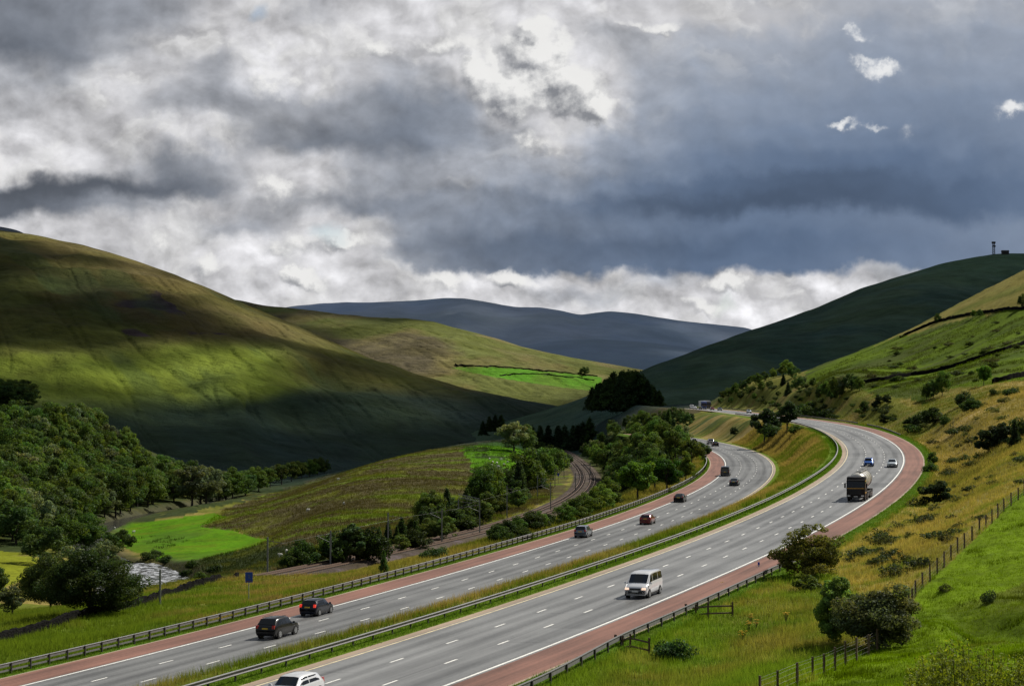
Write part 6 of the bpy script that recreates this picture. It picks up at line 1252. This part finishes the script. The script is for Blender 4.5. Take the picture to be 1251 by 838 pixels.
for px, py, hpx, lab in [(1075, 690, 14, "dark gorse clump by a yellow flowering weed on the bank"), (1090, 682, 14, "taller gorse clump right of the yellow flowering weed"), (1145, 658, 12, "gorse clump close to the wire fence's middle"), (1076, 676, 10, "gorse clump alone on the bank above the yellow flowers")]: px_plant("gorse_bush", "gorse0", px, py, hpx, lab, "bush", parts=False, wide=1.5, ymin=120)
# ---- nearest bushes
px_plant("hawthorn_bush", "hawthorn", 993, 706, 55, "wide dark hawthorn bush beside the nearest red shoulder", "bush", ymin=90, wide=1.05, rz=.6)
px_plant("leafy_tree", "upright_bush", 1022, 786, 86, "upright fresh green bush, left of the paired bushes by the bottom fence", "bush", ymin=80, wide=1.0, rz=1.2)
px_plant("sallow_bush", "sallow", 1073, 792, 74, "grey green rounded bush, right of the paired bushes by the bottom fence", "bush", ymin=80, wide=1.1, rz=2.2)
px_plant("bush", "shrub1", 826, 806, 24, "bright rushy green clump beside the short timber fences", "bush", parts=False, ymin=80, wide=1.1); px_plant("bush", "shrub0", 812, 804, 22, "dark clump of weeds left of the bright rushy clump", "bush", parts=False, ymin=80, wide=.8)
px_plant("bush", "shrub2", 985, 722, 20, "low grey weeds under the wide hawthorn", "bush", parts=False, ymin=80, wide=1.2)
px_plant("bush", "gorse1", 1155, 722, 10, "small dark tussock in the green pasture near the fence", "bush", parts=False, ymin=80); px_plant("bush", "gorse0", 1208, 736, 18, "upright dark tuft alone in the green pasture", "bush", parts=False, ymin=80, wide=.6)
# foreground willow in the bottom right corner
Yd = 46.; a, b_ = ray(1180, 838); rg = np.random.default_rng(5); P = []; Nn = []; S = []; Cc = []; tb = MB(); bx0, bz0 = ray(1180, 838)[0] * Yd, float(hz(ray(1180, 838)[0] * Yd, Yd))
for k in range(230):
    px = rg.uniform(1105, 1300); topy = np.interp(px, [1100, 1130, 1165, 1200, 1230, 1300], [822, 800, 778, 792, 800, 786]) + rg.uniform(-2, 34); yd = Yd + rg.uniform(-2.2, 2.2); a, b_ = ray(px, topy); tip = np.array([a * yd, yd, b_ * yd]); base = np.array([bx0 + (tip[0] - bx0) * .7 + rg.normal() * .15, Yd + (yd - Yd) * .4, bz0 - .1]); mid = base * .5 + tip * .5 + np.array([rg.normal() * .1, rg.normal() * .1, .25])
    t = np.linspace(.25, 1, 60)[:, None]; cv = (1 - t) ** 2 * base + 2 * t * (1 - t) * mid + t * t * tip; tb.tube([tuple(base - np.array([bx0, Yd, bz0])), tuple(mid - np.array([bx0, Yd, bz0])), tuple(tip - np.array([bx0, Yd, bz0]))], [.012, .008, .003], 4)
    q = cv + rg.normal(size=cv.shape) * .055; P.append(q); nn = rg.normal(size=q.shape) * .8 + np.array([0, -.4, .7]); Nn.append(nn / np.linalg.norm(nn, axis=1)[:, None]); S.append(.047 * rg.uniform(.7, 1.35, len(q))); Cc.append(C(.225, .30, .026) * rg.uniform(.6, 1.25) * (.55 + .6 * t) * rg.uniform(.75, 1.3, (len(q), 1)))
V, Fq = leaf_quads(np.concatenate(P) - np.array([bx0, Yd, bz0]), np.concatenate(Nn), np.concatenate(S), rg, .42)
root = empty("willow_bush", (bx0, Yd, bz0)); tag(root, "yellow green leafy bush in the bottom right corner of the photo", "bush"); mesh_np("foliage", V, Fq, M_leaf, np.repeat(np.concatenate(Cc), 4, 0), parent=root); tb.build("stem", M_bark, root)
# ------------------------------------------------------------------ long grass: uncountable blades on banks and verges
def blades(name, P, colr, h, nb, w, spread, rg, zfn=None):
    n = len(P); N_ = n * nb; base = np.repeat(P, nb, 0) + np.c_[rg.normal(size=(N_, 2)) * np.repeat(spread, nb)[:, None], np.zeros(N_)]
    hh = np.repeat(h, nb) * rg.uniform(.55, 1.2, N_); a = rg.uniform(0, 6.283, N_); lean = rg.uniform(.05, .6, N_) * hh; dr_ = np.stack([np.cos(a), np.sin(a)], 1); wd = np.repeat(w, nb) * rg.uniform(.6, 1.3, N_); pr = np.stack([-dr_[:, 1], dr_[:, 0]], 1)
    rot = rg.uniform(0, 6.283, N_); pr = np.stack([np.cos(rot), np.sin(rot)], 1)
    A = base + np.c_[-pr * wd[:, None] / 2, np.full(N_, -.05)]; B = base + np.c_[pr * wd[:, None] / 2, np.full(N_, -.05)]; T_ = base + np.c_[dr_ * lean[:, None], hh]
    V = np.stack([A, B, T_], 1).reshape(-1, 3); cb = np.repeat(colr, nb, 0) * rg.uniform(.7, 1.3, (N_, 1)); cv = np.stack([cb * .95, cb * .95, cb * 1.45], 1).reshape(-1, 3)
    return tag(mesh_np(name, V, np.arange(3 * N_).reshape(-1, 3), M_grass, cv), kind="stuff")
fr_ = np.log(YY); 
def ground_col(x, y):
    fj = np.clip((x / y - UU[0]) / (UU[1] - UU[0]), 0, len(UU) - 1).astype(int); fi = np.clip(np.interp(y, YY, np.arange(len(YY))), 0, len(YY) - 1).astype(int); return col_g[fi, fj]
def field_pts(n, ylo, yhi, ulo, uhi, ok, rg, pw=1.0):
    y = np.exp(rg.uniform(math.log(ylo), math.log(yhi), n)) if pw == 1 else ylo + (yhi - ylo) * rg.random(n) ** pw; u = rg.uniform(ulo, uhi, n); x = u * y; z = hz(x, y); px, py = project(np.stack([x, y, z], -1)); m_ = ok(x, y, px, py); return np.stack([x, y, z], -1)[m_]
rg = np.random.default_rng(77)
def off_road(x, y, gapU=9.4, gapL=9.6):
    s1_, o1_ = UC.near(x, y); s2_, o2_ = LC.near(x, y); inr = (o1_ > 4) & (o2_ < -4) & (s1_ < 1060)
    return (np.abs(o1_) > gapU) & (np.abs(o2_) > gapL) & ~inr
rb = lambda x, y, px, py: off_road(x, y) & (px > 560) & (px < 1300) & (py < 880) & (py > 455)
# right bank
P = field_pts(95000, 92, 330, -.03, .275, lambda x, y, px, py: rb(x, y, px, py) & ~inpoly(px, py, [(1255, 600), (1200, 650), (1150, 698), (1119, 728), (1105, 752), (1050, 805), (1000, 830), (940, 852), (900, 1200), (2200, 1200), (2200, 500)]), rg)
gc = ground_col(P[:, 0], P[:, 1]); tn = fbm(P[:, 0] / 4, P[:, 1] / 4, 3, 201); gc = lerp(gc, STRAW, sstep(.1, .6, tn) * .35); gc = lerp(gc, C(.075, .135, .014), sstep(.0, .5, -tn) * .7)
blades("grass", P, gc * 1.3, rg.uniform(.25, .6, len(P)) * (1 + .35 * tn), 6, np.full(len(P), .035) * np.sqrt(P[:, 1] / 130), np.full(len(P), .16), rg)
# pasture tussocks
P = field_pts(60000, 88, 240, .11, .275, lambda x, y, px, py: inpoly(px, py, [(1252, 608), (1200, 656), (1150, 705), (1119, 735), (1108, 756), (1060, 800), (1000, 834), (940, 856), (1000, 900), (1300, 900), (1300, 560)]), rg)
gc = ground_col(P[:, 0], P[:, 1]); tn = fbm(P[:, 0] / 2.2, P[:, 1] / 2.2, 3, 207); gc = lerp(gc, gc * .5, sstep(.15, .5, tn))
blades("grass", P, gc * 1.15, rg.uniform(.07, .17, len(P)) * (1 + 1.6 * sstep(.2, .6, tn)), 5, np.full(len(P), .04), np.full(len(P), .16), rg)
# higher tan slopes
P = field_pts(60000, 300, 760, .09, .275, lambda x, y, px, py: rb(x, y, px, py) & (py > 462) , rg); gc = ground_col(P[:, 0], P[:, 1]); tn = fbm(P[:, 0] / 8, P[:, 1] / 8, 3, 211); gc = lerp(gc, C(.06, .085, .02), sstep(.15, .5, tn) * .6)
pastm = gc[:, 1] > gc[:, 0] * 1.6; P, gc, tn = P[~pastm], gc[~pastm], tn[~pastm]
blades("grass", P, gc * 1.05, rg.uniform(.3, .75, len(P)) * (1 + .4 * tn), 4, np.full(len(P), .09), np.full(len(P), .3), rg)
P = field_pts(60000, 520, 960, .12, .275, lambda x, y, px, py: inpoly(px, py, [(985, 460), (1100, 412), (1260, 370), (1260, 462), (1150, 474), (1000, 474)]), rg); gc = ground_col(P[:, 0], P[:, 1]); tn = fbm(P[:, 0] / 26 + P[:, 1] / 160, P[:, 1] / 9, 4, 215); ks = tn > .02; P, gc, tn = P[ks], gc[ks], tn[ks]
blades("grass", P, lerp(gc, C(.050, .062, .014), sstep(.0, .35, tn)), rg.uniform(.25, .7, len(P)), 4, np.full(len(P), .16), np.full(len(P), .5), rg)
# left verge
P = field_pts(90000, 128, 400, -.30, -.03, lambda x, y, px, py: off_road(x, y, 9.4, 9.9) & (py > 640) & (px > -60) & (px < 560) & (LC.near(x, y)[1] > 8) & (dist_poly(x, y, RAIL)[0] > 7), rg)
gc = ground_col(P[:, 0], P[:, 1]); tn = fbm(P[:, 0] / 5, P[:, 1] / 5, 3, 221); gc = lerp(gc, C(.28, .17, .08), sstep(.05, .5, tn) * .6 * sstep(120, 300, project(P)[0])); gc = lerp(gc, C(.05, .095, .014), sstep(.1, .6, -tn) * .5)
blades("grass", P, gc * 1.2, rg.uniform(.3, .65, len(P)) * (1 + .3 * tn), 5, np.full(len(P), .045) * np.sqrt(P[:, 1] / 150), np.full(len(P), .18), rg)
# bank between barrier and railway
P = field_pts(45000, 220, 620, -.03, .095, lambda x, y, px, py: off_road(x, y, 9.4, 9.9) & (px > 440) & (py > 560) & (LC.near(x, y)[1] > 8) & (dist_poly(x, y, RAIL)[0] > 6.5), rg); gc = ground_col(P[:, 0], P[:, 1]); blades("grass", P, gc, rg.uniform(.4, .9, len(P)), 5, np.full(len(P), .08), np.full(len(P), .25), rg)
# moor tussocks and rushes
P = field_pts(75000, 440, 1150, -.172, .02, lambda x, y, px, py: inpoly(px, py, moor) & (dist_poly(x, y, RAIL)[0] > 8), rg); gc = ground_col(P[:, 0], P[:, 1]); blades("grass", P, gc * .95, rg.uniform(.3, .8, len(P)), 4, np.full(len(P), .14), np.full(len(P), .4), rg)
# rushes in the two bright fields
def rushes(n, poly, ymin, fn):
    pts = []
    for _ in range(n):
        px, py = random.uniform(min(p[0] for p in poly), max(p[0] for p in poly)), random.uniform(min(p[1] for p in poly), max(p[1] for p in poly))
        if inpoly(np.array([px]), np.array([py]), poly)[0]:
            p = ground_at(px, py, ymin)
            if fn(p): pts.append(p)
    return np.array(pts)
P = np.concatenate([rushes(330, [(565, 548), (632, 540), (612, 560), (606, 596), (578, 588), (562, 560)], 500, lambda p: vnoise(np.array([p[0] / 9]), np.array([p[1] / 22]), 91)[0] > .47), rushes(120, [(150, 658), (250, 650), (262, 668), (190, 672)], 380, lambda p: vnoise(np.array([p[0] / 6]), np.array([p[1] / 20]), 95)[0] > .55)])
blades("rush", P, np.tile(C(.034, .055, .012), (len(P), 1)), rg.uniform(.5, .95, len(P)), 16, np.full(len(P), .12), np.full(len(P), .6), rg)
# tall pale grass on the reserve
nS, nC = RES.shape[:2]; ii = rg.integers(0, nS - 1, 60000); jj_ = rg.integers(5, nC - 2, 60000); fu, fv = rg.random((2, 60000, 1)); P = RES[ii, jj_] * (1 - fu) * (1 - fv) + RES[ii + 1, jj_] * fu * (1 - fv) + RES[ii, jj_ + 1] * (1 - fu) * fv + RES[ii + 1, jj_ + 1] * fu * fv
gc = cr[ii, jj_]; kk_ = (P[:, 1] < 620); P, gc = P[kk_], gc[kk_]; tl_ = jj_[kk_] / nC; tn = fbm(P[:, 0] / 5, P[:, 1] / 5, 3, 231); gc = lerp(gc, STRAW, sstep(-.1, .5, tn) * .6); low_ = (tl_ > .86) & (P[:, 1] > 330)
blades("grass", P[~low_], gc[~low_], rg.uniform(.35, .8, (~low_).sum()), 6, np.full((~low_).sum(), .045) * np.sqrt(P[~low_][:, 1] / 150), np.full((~low_).sum(), .2), rg)
# short green grass under the barriers
def strip_pts(R, o0, o1, s0, s1, n):
    s_ = s0 + (s1 - s0) * rg.random(n) ** 1.3; o_ = rg.uniform(o0, o1, n); return R.pt(s_, o_)
P = strip_pts(UC, HW + 1.15, HW + 3.3, -60, 420, 26000); blades("grass", P, np.tile(C(.085, .165, .012), (len(P), 1)) * rg.uniform(.7, 1.2, (len(P), 1)), rg.uniform(.08, .28, len(P)), 5, np.full(len(P), .035), np.full(len(P), .12), rg)
P = strip_pts(LC, HW + 3.9, HW + 6.0, -60, 460, 26000); blades("grass", P, np.tile(C(.09, .155, .014), (len(P), 1)) * rg.uniform(.7, 1.2, (len(P), 1)), rg.uniform(.08, .28, len(P)), 5, np.full(len(P), .04), np.full(len(P), .12), rg)
P = strip_pts(UC, -HW - 6.0, -HW - 3.95, -30, 460, 20000); blades("grass", P, np.tile(C(.085, .16, .012), (len(P), 1)) * rg.uniform(.7, 1.2, (len(P), 1)), rg.uniform(.08, .25, len(P)), 5, np.full(len(P), .04), np.full(len(P), .12), rg)
# ragwort flowers
for px, py in [(883, 722), (917, 763), (924, 770), (907, 785), (876, 738), (960, 760), (915, 772), (1098, 683), (1103, 688), (1092, 690)]:
    p = ground_at(px, py, 80); b = MB(); fl = MB()
    for _ in range(14):
        a_ = random.uniform(0, 6.28); r0 = random.uniform(.05, .28); hh = random.uniform(.5, .8); b.tube([(0, 0, 0), (math.cos(a_) * r0, math.sin(a_) * r0, hh)], .008, 3, cap=False); fl.cyl((math.cos(a_) * r0, math.sin(a_) * r0, hh), .06, .03, 'z', 6)
    r_ = empty("ragwort_plant", tuple(p)); tag(r_, "clump of yellow ragwort flowers in the rough grass of the near bank", "flower", "yellow ragwort on the near bank"); b.build("stem", simple_stem, r_) if 'simple_stem' in globals() else b.build("stem", M_bark, r_)
    if 'M_flower' not in globals(): M_flower = simple("ragwort_yellow", (.62, .40, .012), .7)
    fl.build("flower_head", M_flower, r_)
